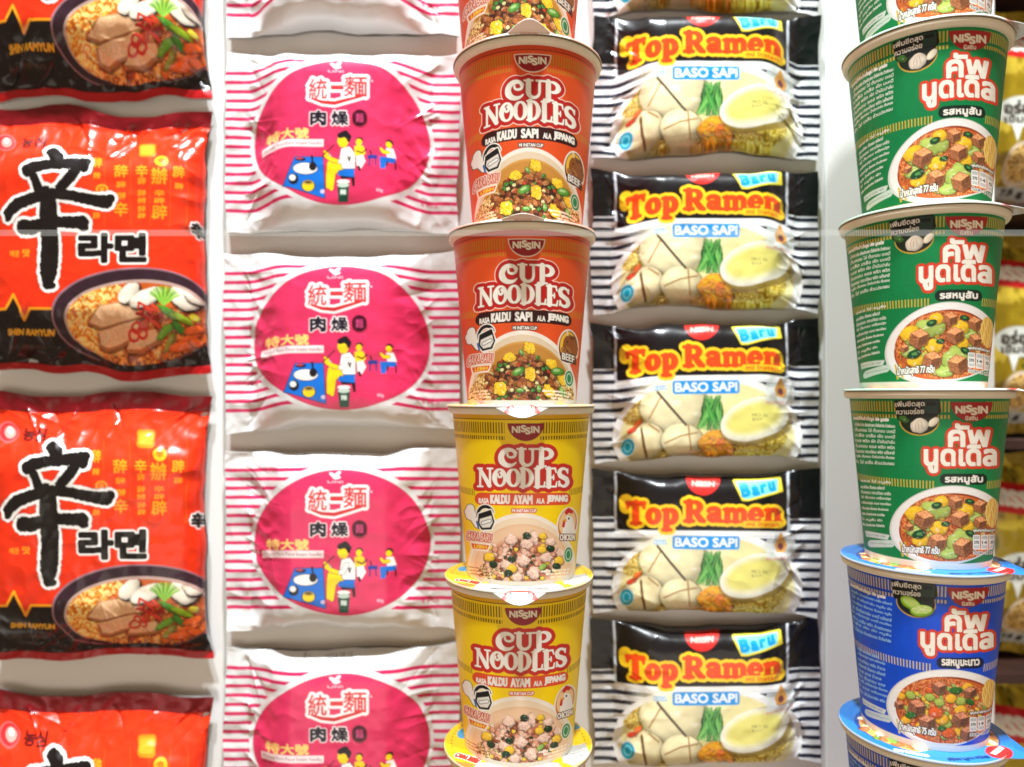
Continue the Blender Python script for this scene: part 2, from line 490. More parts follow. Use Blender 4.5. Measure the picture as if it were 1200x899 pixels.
    bc = (52, 14, 14) if red else (226, 82, 44)
    c.strokes([[(206 + i * 37.5, 457 + 3 * (1 - ((i - 5) / 5.0) ** 2), 28) for i in range(11)]], [(0, bc, V)])
    for t, x, wd, h, y in (("RASA", 219, 44, 22, 6), ("KALDU", 292, 84, 37, 0), ("SAPI" if red else "AYAM", 394, 84 if not red else 74, 37, 1), ("ALA", 473, 36, 22, 7), ("JEPANG", 549, 90, 35, 0)):
        c.text(t, x, 460 + y, wd, h, [(2.7 if h > 30 else 1.4, WHITE)])
    c.text("MI INSTAN CUP", 400, 511, 108, 14, [(4.2, (70, 18, 14) if red else (214, 60, 36)), (.9, WHITE)])
    # new-way kettle mark
    K = 'cooking_mark'
    c.strokes([[(158, 500, 16), (160, 530, 20), (150, 515, 15)], [(170, 545, 10), (190, 575, 10)]], [(5, (70, 60, 55), K), (2, (250, 248, 240), K)])
    c.strokes([AR(226, 530, 34, 38, 165, 340, 6, 8, 6)], [(5, (248, 244, 232), K), (0, (22, 22, 24), K)])
    c.poly([(200, 528), (248, 512), (262, 560), (250, 590), (212, 592), (196, 566)], (250, 246, 236), K, grow=10)
    c.poly([(200, 528), (248, 512), (262, 560), (250, 590), (212, 592), (196, 566)], (24, 24, 26), K, grow=5)
    c.poly([(203, 548), (252, 534), (258, 562), (246, 584), (214, 586), (200, 566)], (232, 228, 218), K, grow=1)
    c.strokes([[(214, 566, 6), (246, 556, 6)]], [(2.5, (30, 30, 30), K), (0, (240, 240, 235), K)])
    c.line([(188, 560), (196, 590)], 4, (60, 110, 170), K)
    c.text("CARA BARU", 200, 628, 112, 38, [(7, (250, 240, 225), K), (4.0, (196, 36, 30), K), (.6, (246, 214, 190), K)], rot=7)
    c.poly([(160, 652), (246, 664), (236, 690), (168, 684)], (246, 236, 215), K, grow=4)
    c.poly([(162, 656), (244, 666), (234, 686), (170, 680)], (226, 92, 34), K)
    c.text("LEBIH", 204, 672, 56, 14, [(.8, (252, 226, 80))], rot=6)
    # animal badge
    A = 'animal_badge'
    c.ell(594, 572, 47, 78, (246, 236, 220), A, rot=10)
    c.ell(594, 572, 41, 71, (120, 26, 22) if red else (204, 120, 50), A, rot=10)
    c.ell(594, 566, 36, 60, (240, 190, 60) if red else (244, 205, 150), A, rot=10)
    if red:
        c.ell(604, 560, 32, 42, (140, 78, 30), A, rot=12)
        c.poly([(575, 560), (600, 520), (635, 560), (630, 590), (590, 600)], (150, 84, 34), A, grow=4)
        c.ell(585, 590, 24, 18, (176, 112, 58), A)
        c.ell(614, 528, 14, 7, (110, 60, 26), A, rot=-30)
        c.strokes([[(592, 522, 4), (588, 510, 3), (594, 504, 2)]], [(0, (236, 214, 170), A)])
        c.line([(572, 570), (600, 600), (628, 596)], 2, (70, 36, 14), A)
        c.ell(590, 552, 3, 4.5, (20, 12, 10), A)
        c.ell(576, 590, 2.5, 3.5, (70, 30, 14), A); c.ell(588, 593, 2.5, 3.5, (70, 30, 14), A)
        c.box(560, 604, 630, 640, (60, 16, 14), A, 8)
        c.text("BEEF", 594, 618, 54, 28, [(4, (60, 16, 14), A), (1.5, WHITE, A)])
    else:
        c.poly([(575, 620), (578, 570), (596, 535), (614, 545), (622, 590), (628, 620)], (250, 246, 238), A, grow=4)
        c.strokes([[(590, 520, 8), (600, 508, 10), (612, 516, 8)]], [(0, (206, 36, 30), A)])
        c.strokes([[(580, 556, 5), (576, 580, 6)]], [(0, (206, 36, 30), A)])
        c.poly([(590, 545), (572, 556), (590, 562)], (240, 160, 40), A)
        c.ell(600, 546, 4, 5, (20, 12, 10), A)
        c.text("CHICKEN", 594, 630, 66, 26, [(5, (120, 60, 30), A), (1.6, WHITE, A)])
    c.ell(598, 708, 21, 37, (240, 238, 220), 'halal_mark', rot=4)
    c.ell(598, 708, 18, 33, (34, 140, 84), 'halal_mark', rot=4)
    c.ell(598, 708, 12, 24, (210, 232, 210), rot=4)
    c.ell(598, 708, 9, 19, (34, 140, 84), rot=4)
    for i in range(3):
        c.text("BERAT BERSIH 66 G", 540 + 8 * i, 778 + 14 * i, 124 - 24 * i, 7, [(1.0, (250, 244, 230))], rot=-5)
        c.text("SARAN PENYAJIAN", 190 + 6 * i, 768 + 15 * i, 90, 6, [(.7, (120, 60, 20) if not red else (246, 230, 210))], rot=8)
    c.put(full, sstep(191.5, 192.5, c.DD), (236, 226, 208), 'paper_foot')
    c.ids[c.DD > 192] = c.pid('paper_foot')

def cup_thai(c, blue):
    c.ref(970, 440, 3.596)
    body = (2, 76, 208) if blue else (0, 128, 68)
    tick = (214, 196, 140) if blue else (212, 176, 64)
    dark = (12, 24, 66) if blue else (10, 40, 28)
    c.rgb[:] = lin(body)
    full = (slice(None), slice(None))
    nz = fbm(c.TH * 6, c.DD / 16, 12, 3)
    c.rgb[:] *= (0.86 + 0.28 * nz)[..., None]
    sk = [(-.80, -.33), (-.10 - .07, .45)]
    ticks(c, 14, 25.5, .0430, 0, [(-.88, -.37), (-.225, .235)], tick, .42)
    ticks(c, 28.5, 32.5, .0430, 0, [(-.88, -.37), (-.225, .235)], tick, .5)
    ticks(c, 100, 108.5, .0430, 0, [(-.40, .38)], tick, .38)
    half_badge(c, 592, 112, 88, 82, (168, 34, 34), (120, 26, 26), 34, "นิสชิน", grow=1)
    # booster badge
    D = 'garlic_badge' if not blue else 'lime_badge'
    c.ell(372, 192, 84, 62, (196, 160, 60), D)
    c.ell(372, 190, 80, 58, (24, 40, 26) if not blue else (16, 30, 40), D)
    c.poly([(268, 108), (452, 100), (462, 150), (440, 176), (282, 182)], (20, 26, 22), D, grow=3)
    c.box(392, 106, 450, 160, (34, 60, 50), D, 6)
    c.box(400, 112, 442, 128, (16, 24, 22), D, 4)
    c.text("เพิ่มขีดสุด", 332, 122, 122, 30, [(3, (16, 20, 18)), (.8, (250, 248, 240))], rot=-2)
    c.text("ความอร่อย", 332, 151, 116, 24, [(3, (16, 20, 18)), (.9, (250, 248, 240))], rot=-2)
    if not blue:
        c.blob(306, 186, 24, 14, (60, 104, 40), 3, 30, part=D)
        c.blob(372, 212, 40, 30, (232, 220, 200), 8, -10, .12, .15, f=2, edge=.25, part=D)
        for dx in (-18, -4, 12):
            c.line([(372 + dx * .4, 188), (372 + dx, 214), (372 + dx * .7, 234)], 1.2, (190, 170, 150), D)
        c.blob(432, 196, 26, 15, (244, 232, 206), 5, -38, .08, .1, edge=.25, part=D)
    else:
        c.blob(350, 196, 46, 27, (150, 204, 40), 3, 24, .05, .15, f=2, part=D)
        c.ell(352, 192, 38, 18, (186, 214, 110), D, rot=24)
        c.blob(396, 222, 50, 26, (150, 204, 40), 6, -8, .05, .15, f=2, part=D)
        c.ell(396, 216, 44, 18, (196, 222, 120), D, rot=-8)
        for a in range(6):
            c.line([(396, 216), (396 + 40 * cos(a * 1.05), 216 + 16 * sin(a * 1.05))], 1.2, (238, 244, 200), D)
    # title
    T = 'title_lettering'
    lay = [(17, (150, 24, 20), T), (15.5, (226, 66, 40), T), (2.5, (120, 30, 24), T), (1.4, (248, 242, 228), T)]
    lay2 = [(l[0], l[1], T) for l in lay]
    c.text("คัพ", 582, 252, 172, 92, [lay2[0], lay2[1]])
    c.text("นูดเดิล", 545, 352, 300, 112, [lay2[0], lay2[1]])
    big = [(6.2, (120, 30, 24)), (5.0, (248, 242, 228))]
    c.text("คัพ", 582, 252, 172, 92, big)
    c.text("นูดเดิล", 545, 352, 300, 112, big)
    # flavour pill
    V = 'flavour_band'
    c.box(458, 414, 658, 461, dark, V, 23)
    c.text("รสหมูมะนาว" if blue else "รสหมูสับ", 560, 440, 158, 38, [(2.0, WHITE)])
    # bowl
    B = 'bowl_picture'
    c.ell(492, 632, 246, 166, (222, 220, 214), B, rot=-7)
    c.ell(494, 628, 240, 158, (244, 242, 238), B, rot=-7)
    c.ell(500, 640, 214, 143, (150, 60, 24), B, rot=-6)
    c.ell(502, 644, 210, 139, (206, 100, 48), B, rot=-6)
    inn = lambda x, y: (np.hypot((x - 501) / 214, (y - 641) / 144) < 1).astype(float)
    c.noodles(500, 642, 212, 141, (206, 104, 52), (232, 150, 90), 6, .22, 10, clip=inn, dark=(170, 76, 34))
    rnd = random.Random(21 if blue else 4)
    for i in range(130):
        a, r = rnd.uniform(0, 2 * pi), sqrt(rnd.random())
        x, y = 500 + 185 * r * cos(a), 645 + 118 * r * sin(a)
        cc = [(226, 180, 120), (240, 200, 60), (150, 180, 80), (190, 110, 60), (214, 90, 40)][i % 5]
        c.blob(x, y, 12, 8, cc, i, rnd.uniform(0, 90), .3, .4, clip=inn)
    if not blue:
        for x, y, rx, ry, q in ((440, 565, 62, 36, 8), (545, 690, 66, 40, -24), (350, 655, 36, 26, 20), (500, 752, 38, 24, 0), (605, 598, 30, 22, 0), (360, 610, 30, 20, 0), (590, 640, 30, 20, 30), (420, 690, 30, 22, 0)):
            c.blob(x, y, rx, ry, (178, 200, 96), int(x), q, .22, .22, clip=inn, f=2, edge=.3)
            c.line([(x - rx * .5, y + 4), (x, y - 2), (x + rx * .5, y - 8)], 1.6, (226, 236, 170))
        for x, y, r in ((355, 582, 40), (466, 532, 30), (566, 570, 36), (576, 636, 28), (455, 645, 36), (376, 696, 34)):
            c.blob(x, y, r, r * .8, (246, 196, 44), int(x), 0, .18, .22, clip=inn, f=3, edge=.25)
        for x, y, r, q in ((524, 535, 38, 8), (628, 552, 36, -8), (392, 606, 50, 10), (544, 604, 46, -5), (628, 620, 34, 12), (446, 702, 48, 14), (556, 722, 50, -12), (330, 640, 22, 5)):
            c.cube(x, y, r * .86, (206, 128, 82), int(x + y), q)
        for x, y, rx, q in ((445, 548, 22, -12), (584, 532, 20, 10), (482, 626, 18, 0), (372, 670, 30, -8), (586, 666, 20, 30)):
            c.blob(x, y, rx, rx * .62, (20, 78, 42), int(x), q, .12, .25, clip=inn)
            c.ell(x, y - 2, rx * .4, rx * .2, (90, 150, 80), rot=q)
    else:
        for x, y, r in ((430, 590, 22), (350, 590, 22), (470, 560, 22), (560, 600, 24), (470, 610, 22), (340, 650, 18), (500, 700, 24)):
            c.blob(x, y, r, r * .8, (170, 190, 80), int(x), 10, .2, .25, clip=inn)
        for x, y, r in ((560, 640, 26), (480, 680, 28), (400, 720, 28), (520, 590, 24), (590, 540, 22), (330, 700, 20), (560, 730, 26), (310, 600, 18), (300, 540, 18)):
            c.blob(x, y, r, r * .85, (248, 184, 42), int(x), 0, .15, .2, clip=inn, edge=.3)
        for x, y, r in ((455, 655, 30), (510, 740, 28), (600, 690, 22), (430, 560, 16)):
            c.blob(x, y, r, r * .8, (226, 96, 34), int(x), 0, .12, .2, clip=inn, edge=.3)
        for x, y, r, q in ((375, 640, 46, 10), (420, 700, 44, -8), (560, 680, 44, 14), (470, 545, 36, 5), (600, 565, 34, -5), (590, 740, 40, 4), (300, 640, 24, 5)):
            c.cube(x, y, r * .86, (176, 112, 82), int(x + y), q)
        for x, y, rx, q in ((540, 555, 26, 0), (350, 676, 24, -10), (600, 605, 20, 30), (480, 720, 18, 0)):
            c.blob(x, y, rx, rx * .62, (46, 110, 40), int(x), q, .12, .25, clip=inn)
    c.ell(682, 580, 32, 62, (226, 168, 66), B)
    for i in range(9):
        x0 = 654 + i * 6.6
        h = 58 * sqrt(max(0.05, 1 - ((i - 4) / 4.6) ** 2))
        c.line([(x0 + 2.5 * sin(i * 2 + j * .9), 580 - h + j * h / 5) for j in range(11)], 2.6, [(252, 222, 130), (246, 204, 104)][i % 2], B)
    # nutrition box
    N = 'nutrition_box'
    c.text("คุณค่าทางโภชนาการ", 648, 654, 96, 16, [(3.5, (30, 60, 50) if not blue else (20, 30, 70), N), (.8, WHITE, N)])
    for i in range(3):
        x0 = 598 + i * 34
        c.box(x0, 672, x0 + 30, 734, (240, 242, 240), N, 5)
        c.box(x0 + 3, 676, x0 + 27, 690, (120, 140, 130), N, 2, .55)
        c.text(("370", "14", "5")[i], x0 + 15, 704, 20, 12, [(.8, (40, 70, 60), N)])
        c.box(x0 + 3, 716, x0 + 27, 729, (150, 165, 158), N, 2, .5)
    c.text("วันละ 2 ครั้ง", 650, 746, 100, 14, [(2.5, (240, 242, 240), N), (.6, (40, 80, 60), N)])
    # gold dashes and net weight
    for x in (292, 312):
        c.line([(x, 704), (x + 10, 760)], 4, tick)
    c.text("น้ำหนักสุทธิ 75 กรัม" if blue else "น้ำหนักสุทธิ 77 กรัม", 378, 737, 156, 44, [(4.2, (20, 36, 30), 'net_weight_lettering'), (1.5, WHITE, 'net_weight_lettering')], rot=3)
    # small print
    words = ["บะหมี่", "ส่วนประกอบ", "น้ำมันปาล์ม", "เกลือ", "น้ำตาล", "หมูสับ", "แป้งสาลี", "ซอส", "ผัก", "ไข่", "กระเทียม", "พริก", "เครื่องปรุง", "ต้นหอม"]
    fine = (226, 232, 220) if not blue else (150, 200, 240)
    S = 'small_print'
    c.text("บะหมี่กึ่งสำเร็จรูป คัพ นูดเดิล", 168, 184, 150, 20, [(1.3, WHITE)], rot=3)
    for i in range(8):
        t = " ".join(rnd.choice(words) for _ in range(4))
        c.text(t, 186 - i * .5, 209 + i * 22.5, 168, 15, [(.75, fine)], rot=3)
    for i in range(9):
        t = " ".join(rnd.choice(words) for _ in range(3))
        wd = rnd.choice((100, 116, 126, 90))
        c.text(t, 130 + wd / 2 - 4, 448 + i * 23, wd, 14.5, [(.75, fine)], rot=4)
    c.poly([(146, 655), (246, 674), (238, 692), (150, 678)], (214, 222, 214), grow=1)
    c.text("โทร 0 2100 1000", 190, 674, 80, 9, [(.5, body)], rot=8)
    c.box(156, 694, 268, 724, (206, 218, 208), None, 14)
    c.text("www.คัพนูดเดิล", 214, 709, 92, 9, [(.4, body)], rot=4)
    c.put(full, sstep(189, 190, c.DD), (238, 232, 220))
    c.ids[c.DD > 189.5] = c.pid('paper_foot')

def lid_art(c, kind):
    """lid print in millimetres, y towards the shopper"""
    if kind == 'red':
        c.rgb[:] = lin((226, 96, 50))
        c.ell(0, 0, 40, 40, (232, 120, 70))
        c.poly([(-22, 30), (22, 30), (30, 60), (-30, 60)], (244, 236, 228))
        c.text("NISSIN", 0, 51, 16, 3.5, [(.9, (200, 40, 34)), (.2, WHITE)])
        return
    if kind == 'yellow':
        c.rgb[:] = lin((232, 190, 10))
        for i in range(60):
            a = i * pi / 30
            c.ell(44 * cos(a), 44 * sin(a), .8, .8, (130, 100, 16))
        c.poly([(-26, 30), (25, 30), (33, 62), (-33, 62)], (60, 50, 40), grow=.5)
        c.poly([(-26, 30), (25, 30), (33, 62), (-33, 62)], (176, 174, 168))
        c.text("PETUNJUK PENYAJIAN", 0, 42.5, 34, 1.9, [(.25, (60, 50, 40))])
        c.ell(0, 53.5, 11, 7.2, (214, 52, 40), half='up')
        c.text("NISSIN", 0, 50.9, 14, 2.6, [(.5, WHITE)])
        c.text("CARA BARU", -32, 24, 17, 5, [(1.0, WHITE), (.6, (208, 52, 40))], rot=30)
        c.poly([(-40, 27), (-27, 32), (-29, 37), (-36, 36)], (230, 120, 50))
        c.poly([(27, 12), (44, 4), (46, 20), (34, 34), (28, 30)], (180, 178, 172))
        c.line([(30, 20), (43, 14)], .3, (90, 90, 90))
        c.line([(31, 24), (42, 20)], .3, (90, 90, 90))
        c.ell(-36, -10, 5, 8, (60, 150, 190))
        c.ell(34, -20, 9, 6, (60, 150, 190))
        return
    blue = kind == 'blue'
    c.rgb[:] = lin((34, 118, 196) if blue else (110, 196, 172))
    c.ell(0, 4, 42, 36, (20, 70, 150) if blue else (30, 120, 80))
    c.ell(0, 6, 40, 34, (232, 168, 84))
    rnd = random.Random(3)
    for i in range(90):
        a, r = rnd.uniform(0, 2 * pi), 40 * sqrt(rnd.uniform(.4, .95))
        c.blob(r * cos(a), 6 + .84 * r * sin(a), 4, 3, [(246, 200, 70), (190, 110, 60), (120, 160, 60), (226, 110, 50), (244, 226, 190)][i % 5], i, i * 30, .2, .3)
    c.poly([(-30, 36), (36, 26), (52, 40), (30, 62), (-40, 60)], (44, 132, 206) if blue else (226, 238, 232))
    c.ell(27, 35, 10, 6.5, (204, 40, 44), 'brand_badge', rot=-38)
    c.text("NISSIN", 27, 33.5, 13, 2.6, [(.4, WHITE)], rot=-38)
    c.text("คัพนูดเดิล", 4, 43, 26, 4, [(.5, (16, 60, 120) if blue else (20, 110, 70))], rot=-8)
    c.text("ตราพิเศษ", -26, 36, 18, 3, [(.3, WHITE)], rot=28)

def pack_spicy(c):
    c.ref(0, 460, 2.81)
    c.rgb[:] = lin((230, 50, 20))
    full = (slice(None), slice(None))
    x, y = c.xy(full)
    c.rgb[:] *= (0.9 + 0.2 * fbm(x / 90, y / 90, 3))[..., None]
    # red to brighter orange-red middle of the print
    m = np.exp(-((x - 420) / 230) ** 2 - ((y - 330) / 200) ** 2)
    c.put(full, m * .35, (250, 70, 30))
    O = (250, 150, 30)
    rnd = random.Random(8)
    for cx, w_, ys in ((318, 34, ((212, 40), (262, 22), (395, 20))), (398, 44, ((245, 44), (292, 20), (330, 22), (375, 46))), (466, 38, ((245, 42), (280, 22), (320, 20), (345, 20), (372, 20), (395, 18))), (524, 50, ((262, 56), (320, 20), (345, 18), (382, 46))), (586, 38, ((245, 40), (292, 20)))):
        for yy, h in ys:
            c.text(rnd.choice("辛辞辣辟辨辦"), cx, yy, w_ if h > 30 else w_ * .7, h, [(1.6 if h > 30 else .6, O)])
        c.line([(cx + w_ * .62 + 4, 160), (cx + w_ * .62 + 4, 430)], .7, (232, 92, 26))
    c.ell(336, 308, 20, 17, O); c.ell(336, 308, 13, 11, (226, 60, 24)); c.text("辛", 336, 308, 16, 16, [(.8, O)])
    c.ell(530, 206, 22, 22, (252, 170, 30)); c.text("辛", 530, 206, 24, 24, [(1, (226, 60, 24))])
    c.box(456, 128, 512, 186, (246, 130, 26), None, 12)
    c.box(462, 136, 506, 176, (250, 160, 40), None, 10)
    # maker's mark
    c.ell(26, 134, 33, 33, (226, 90, 90), 'maker_mark'); c.ell(26, 134, 28, 28, (206, 40, 44), 'maker_mark'); c.ell(30, 134, 18, 19, (240, 150, 140), 'maker_mark'); c.ell(30, 128, 8, 10, (250, 240, 230), 'maker_mark')
    c.text("농심", 116, 138, 76, 40, [(2.4, (90, 14, 14), 'maker_mark')], skew=.2)
    # brush character
    BR = 'brush_character'
    st = [[(178, 182, 20), (188, 200, 22), (194, 222, 20)],
          [(94, 246, 20), (110, 236, 19), (160, 226, 16), (200, 222, 16), (250, 218, 20), (282, 212, 14), (276, 236, 14)],
          [(104, 252, 13), (116, 276, 11), (126, 306, 14)],
          [(246, 246, 15), (226, 274, 17), (198, 306, 14)],
          [(28, 404, 8), (30, 384, 15), (56, 358, 18), (110, 336, 17), (170, 322, 16), (230, 328, 15), (300, 344, 16), (350, 350, 20), (362, 340, 14)],
          [(150, 310, 12), (158, 336, 24), (160, 420, 30)],
          [(80, 432, 24), (104, 428, 15), (160, 414, 17), (220, 418, 17), (270, 418, 20), (276, 432, 14)],
          [(100, 436, 20), (150, 420, 18)],
          [(160, 410, 26), (164, 500, 27), (160, 580, 26), (158, 622, 15), (172, 626, 10)]]
    c.strokes(st, [(14, (70, 10, 12), BR), (12.5, (244, 240, 234), BR), (3, (22, 18, 18), BR)], jit=3.2, seed=4)
    c.text("라면", 370, 502, 214, 88, [(13, (244, 240, 234), 'title_lettering'), (7.2, (22, 18, 18), 'title_lettering')])
    c.text("辛", 652, 424, 40, 44, [(8, (244, 240, 234)), (4, (22, 18, 18))])
    c.text("매운", 48, 520, 30, 20, [(1, O)]); c.text("맛", 86, 518, 24, 24, [(1.5, O)])
    # black foot with the gold pulse line
    L = 'pulse_band'
    pts = [(-30, 702), (18, 702), (44, 655), (80, 735), (98, 701), (185, 701)]
    c.poly(pts + [(260, 790), (720, 790), (720, 846), (-30, 846)], (24, 18, 18), L)
    c.line(pts, 4.2, (248, 160, 30), L)
    c.text("SHIN RAMYUN", 104, 768, 152, 15, [(1.4, (240, 176, 40), L)])
    c.text("농심 라면사리", 90, 806, 120, 12, [(.5, (90, 70, 60), L)])
    # bowl
    B = 'bowl_picture'
    c.ell(452, 708, 284, 142, (150, 110, 120), B, rot=-1)
    c.ell(454, 710, 279, 138, (52, 32, 42), B, rot=-1)
    c.ell(462, 722, 252, 116, (190, 160, 150), B, rot=-1)
    c.ell(465, 728, 246, 112, (196, 92, 34), B)
    inn = lambda x, y: (np.hypot((x - 465) / 246, (y - 728) / 112) < 1).astype(float)
    c.noodles(330, 720, 135, 112, (246, 166, 62), (255, 222, 140), 3, .14, 20, clip=inn, dark=(210, 104, 30))
    c.noodles(500, 790, 160, 60, (214, 110, 40), (246, 170, 90), 8, .26, -10, clip=inn, dark=(110, 36, 12))
    rnd = random.Random(2)
    for i in range(50):
        a, r = rnd.uniform(0, 2 * pi), sqrt(rnd.random())
        c.blob(500 + 190 * r * cos(a), 735 + 90 * r * sin(a), 18, 12, [(226, 110, 40), (200, 70, 30), (240, 180, 100), (150, 60, 26)][i % 4], i, rnd.uniform(0, 180), .25, .3, clip=inn)
    for sl in (((286, 742), (326, 692), (386, 682), (484, 706), (474, 722), (400, 738), (330, 754)), ((336, 800), (322, 768), (396, 748), (452, 738), (470, 764), (420, 786), (360, 806)), ((420, 806), (440, 776), (520, 762), (530, 786), (470, 808))):
        c.poly([(a + 3, b + 7) for a, b in sl], (96, 44, 18), grow=3, a=.8)
        c.poly(sl, (176, 112, 66), grow=3)
        c.poly([(a * .94 + .06 * 390, b * .94 + .06 * 740 - 3) for a, b in sl], (238, 190, 144), grow=1)
    wd = c.win(280, 680, 540, 810)
    xx, yy = c.xy(wd)
    tex = fbm(xx / 5 + yy / 9, yy / 3.2, 6, 3)
    msk = (c.rgb[wd][..., 0] > .35) & (c.rgb[wd][..., 2] > .04) & (xx < 480)
    c.rgb[wd] = np.clip(c.rgb[wd] * np.where(msk, .72 + .56 * tex, 1)[..., None], 0, 1)
    for x, y, rx, ry, q in ((425, 648, 42, 26, -40), (480, 664, 58, 26, -24), (604, 660, 50, 36, 20), (640, 640, 40, 30, 0)):
        c.blob(x + 5, y + 8, rx, ry, (66, 44, 34), int(x), q, .1, .2, clip=inn)
        c.blob(x, y, rx, ry, (236, 226, 206), int(x), q, .12, .15, clip=inn, f=2, edge=.25)
    for i in range(16):
        a = -2.6 + i * .14
        c.line([(540, 690), (540 + 36 * cos(a), 678 + 34 * sin(a)), (540 + 56 * cos(a), 676 + 48 * sin(a))], 2.4, [(120, 180, 50), (80, 150, 40), (170, 210, 90)][i % 3])
    for i in range(12):
        x, y = 470 + rnd.uniform(0, 70), 690 + rnd.uniform(0, 44)
        c.line([(x, y), (x + rnd.uniform(-24, 24), y + rnd.uniform(-18, 18)), (x + rnd.uniform(-30, 30), y + rnd.uniform(-24, 24))], 4, [(200, 40, 32), (226, 70, 50), (160, 26, 24)][i % 3])
    for x, y in ((452, 752), (470, 765), (440, 770)):
        c.strokes([AR(x, y, 15, 13, 0, 360, 4, 4, 4)], [(0, (206, 52, 44))])
    for x, y, rx, q, cc in ((560, 712, 44, 28, (80, 150, 44)), (600, 726, 40, 18, (150, 190, 40)), (545, 764, 36, -30, (110, 176, 54)), (560, 790, 30, -50, (150, 150, 60)), (640, 715, 20, 0, (214, 206, 60)), (588, 752, 26, 40, (70, 140, 50))):
        c.blob(x, y, rx, 12, cc, int(x), q, .2, .25, clip=inn)
    for x, y, rx, q in ((620, 780, 50, -28), (640, 752, 40, -20), (600, 800, 44, -10), (650, 790, 34, 10)):
        c.blob(x, y, rx, 13, (240, 106, 40), int(y), q, .18, .2, clip=inn)
    c.put(full, (c.VV < c.SEAL[0]) * 1.0, (112, 10, 20), 'top_seal')
    c.put(full, (c.VV > 1 - c.SEAL[1]) * 1.0, (176, 20, 26), 'bottom_seal')
    c.put(full, ((c.VV > 1 - c.SEAL[1] - .02) & (c.VV < 1 - c.SEAL[1])) * 1.0, (30, 14, 16))

def pack_pink(c):
    c.ref(250, 500, 3.457)
    full = (slice(None), slice(None))
    x, y = c.xy(full)
    c.rgb[:] = lin((222, 224, 224))
    st = ((y - 166) / 37.1)
    ph = st % 1.0
    m = (sstep(0, .08, ph) * (1 - sstep(.40, .48, ph))) * (st > 0) * (st < 16)
    ell = np.hypot((x - 522) / 372, (y - 468) / 318)
    m = m * sstep(.995, 1.005, ell)
    c.put(full, m, (206, 30, 92))
    c.text("統一", 380, 118, 30, 18, [(.4, (120, 130, 130))]); c.text("2024.08.16", 510, 122, 110, 14, [(.3, (130, 136, 136))])
    c.text("12:30 A", 500, 156, 100, 13, [(.3, (190, 190, 190))])
    P = 'oval_print'
    c.ell(522, 470, 357, 294, (196, 18, 70), P)
    c.ell(522, 470, 354, 291, (220, 52, 98), P)
    nz = fbm(x / 60, y / 60, 6)
    c.rgb[ell < .93] *= (0.92 + .16 * nz)[ell < .93][:, None]
    # bird mark
    for dx, dy, q in ((-12, 0, 30), (6, -4, -40), (2, 8, 0)):
        c.ell(497 + dx, 198 + dy, 17, 7, (246, 226, 230), P, rot=q)
    c.ell(497, 206, 12, 9, (246, 226, 230), P)
    c.text("UNI", 494, 225, 62, 8, [(1.2, (240, 190, 205))])
    G = 'title_lettering'
    for t, cx, cy, wd, h in (("統", 422, 298, 74, 84), ("一", 500, 292, 50, 16), ("麵", 574, 286, 92, 84)):
        c.text(t, cx, cy, wd, h, [(13, (250, 240, 240), G)])
    sw = [[(398, 338, 4), (440, 352, 7), (490, 356, 8), (540, 342, 7), (596, 326, 5), (618, 318, 3)]]
    c.strokes(sw, [(10, (250, 240, 240), G), (0, (206, 40, 44), G)])
    for t, cx, cy, wd, h in (("統", 422, 298, 74, 84), ("一", 500, 292, 50, 16), ("麵", 574, 286, 92, 84)):
        c.text(t, cx, cy, wd, h, [(1.5, (214, 54, 60), G)])
    c.ell(640, 264, 4, 4, (246, 200, 215))
    FL = 'flavour_lettering'
    c.text("肉", 424, 416, 60, 56, [(7, (250, 240, 240), FL)]); c.text("燥", 512, 416, 66, 54, [(7, (250, 240, 240), FL)])
    c.text("肉", 424, 416, 60, 56, [(3.6, (28, 24, 40), FL)]); c.text("燥", 512, 416, 66, 54, [(2.6, (28, 24, 40), FL)])
    c.blob(592, 414, 30, 34, (66, 8, 36), 4, 0, .1, .1, part=FL)
    c.text("麵", 592, 414, 30, 36, [(.8, (190, 60, 110))])
    c.text("特大號", 300, 478, 170, 42, [(1.9, (250, 214, 120), FL)])
    c.poly([(198, 503), (446, 503), (446, 531), (198, 531)], (244, 226, 226), FL, grow=1)
    c.text("Minced Pork Flavor Instant Noodles", 322, 517, 236, 14, [(.5, (120, 40, 60))])
    c.text("NET 85 g", 224, 542, 44, 10, [(.8, (110, 20, 50))])
    S = 'diner_picture'
    K, YL, BL, WH = (26, 22, 30), (250, 212, 30), (18, 112, 210), (244, 242, 238)
    c.poly([(332, 574), (444, 574), (454, 738), (284, 688)], K, S, grow=3)
    c.poly([(332, 574), (444, 574), (454, 738), (284, 688)], BL, S)
    c.ell(374, 621, 51, 25, K, S); c.ell(374, 621, 48, 22, WH, S)
    c.ell(404, 612, 16, 18, K, S); c.ell(354, 584, 22, 8, K, S); c.ell(350, 580, 14, 5, (190, 60, 70), S)
    c.line([(400, 570), (404, 600)], 4, K, S)
    c.ell(326, 664, 20, 22, K, S); c.ell(322, 658, 13, 12, WH, S)
    c.ell(386, 690, 28, 24, K, S); c.ell(386, 690, 24, 21, YL, S); c.ell(386, 678, 22, 9, (190, 160, 60), S); c.ell(386, 676, 14, 4, K, S)
    # stool, bucket, main diner
    c.poly([(508, 636), (574, 640), (576, 690), (566, 692), (560, 660), (520, 662)], K, S)
    c.poly([(504, 672), (552, 672), (546, 752), (512, 752)], (14, 70, 54), S, grow=2); c.ell(528, 672, 26, 8, WH, S); c.ell(528, 686, 24, 10, (190, 210, 196), S)
    c.text("麵", 528, 714, 24, 20, [(1, (210, 226, 214))])
    c.poly([(512, 606), (572, 610), (570, 652), (508, 646)], BL, S, grow=2)
    c.strokes([[(520, 610, 15), (478, 602, 15), (470, 640, 11), (468, 692, 9)], [(500, 618, 14), (486, 640, 10), (480, 700, 8)]], [(2.5, K, S), (0, YL, S)])
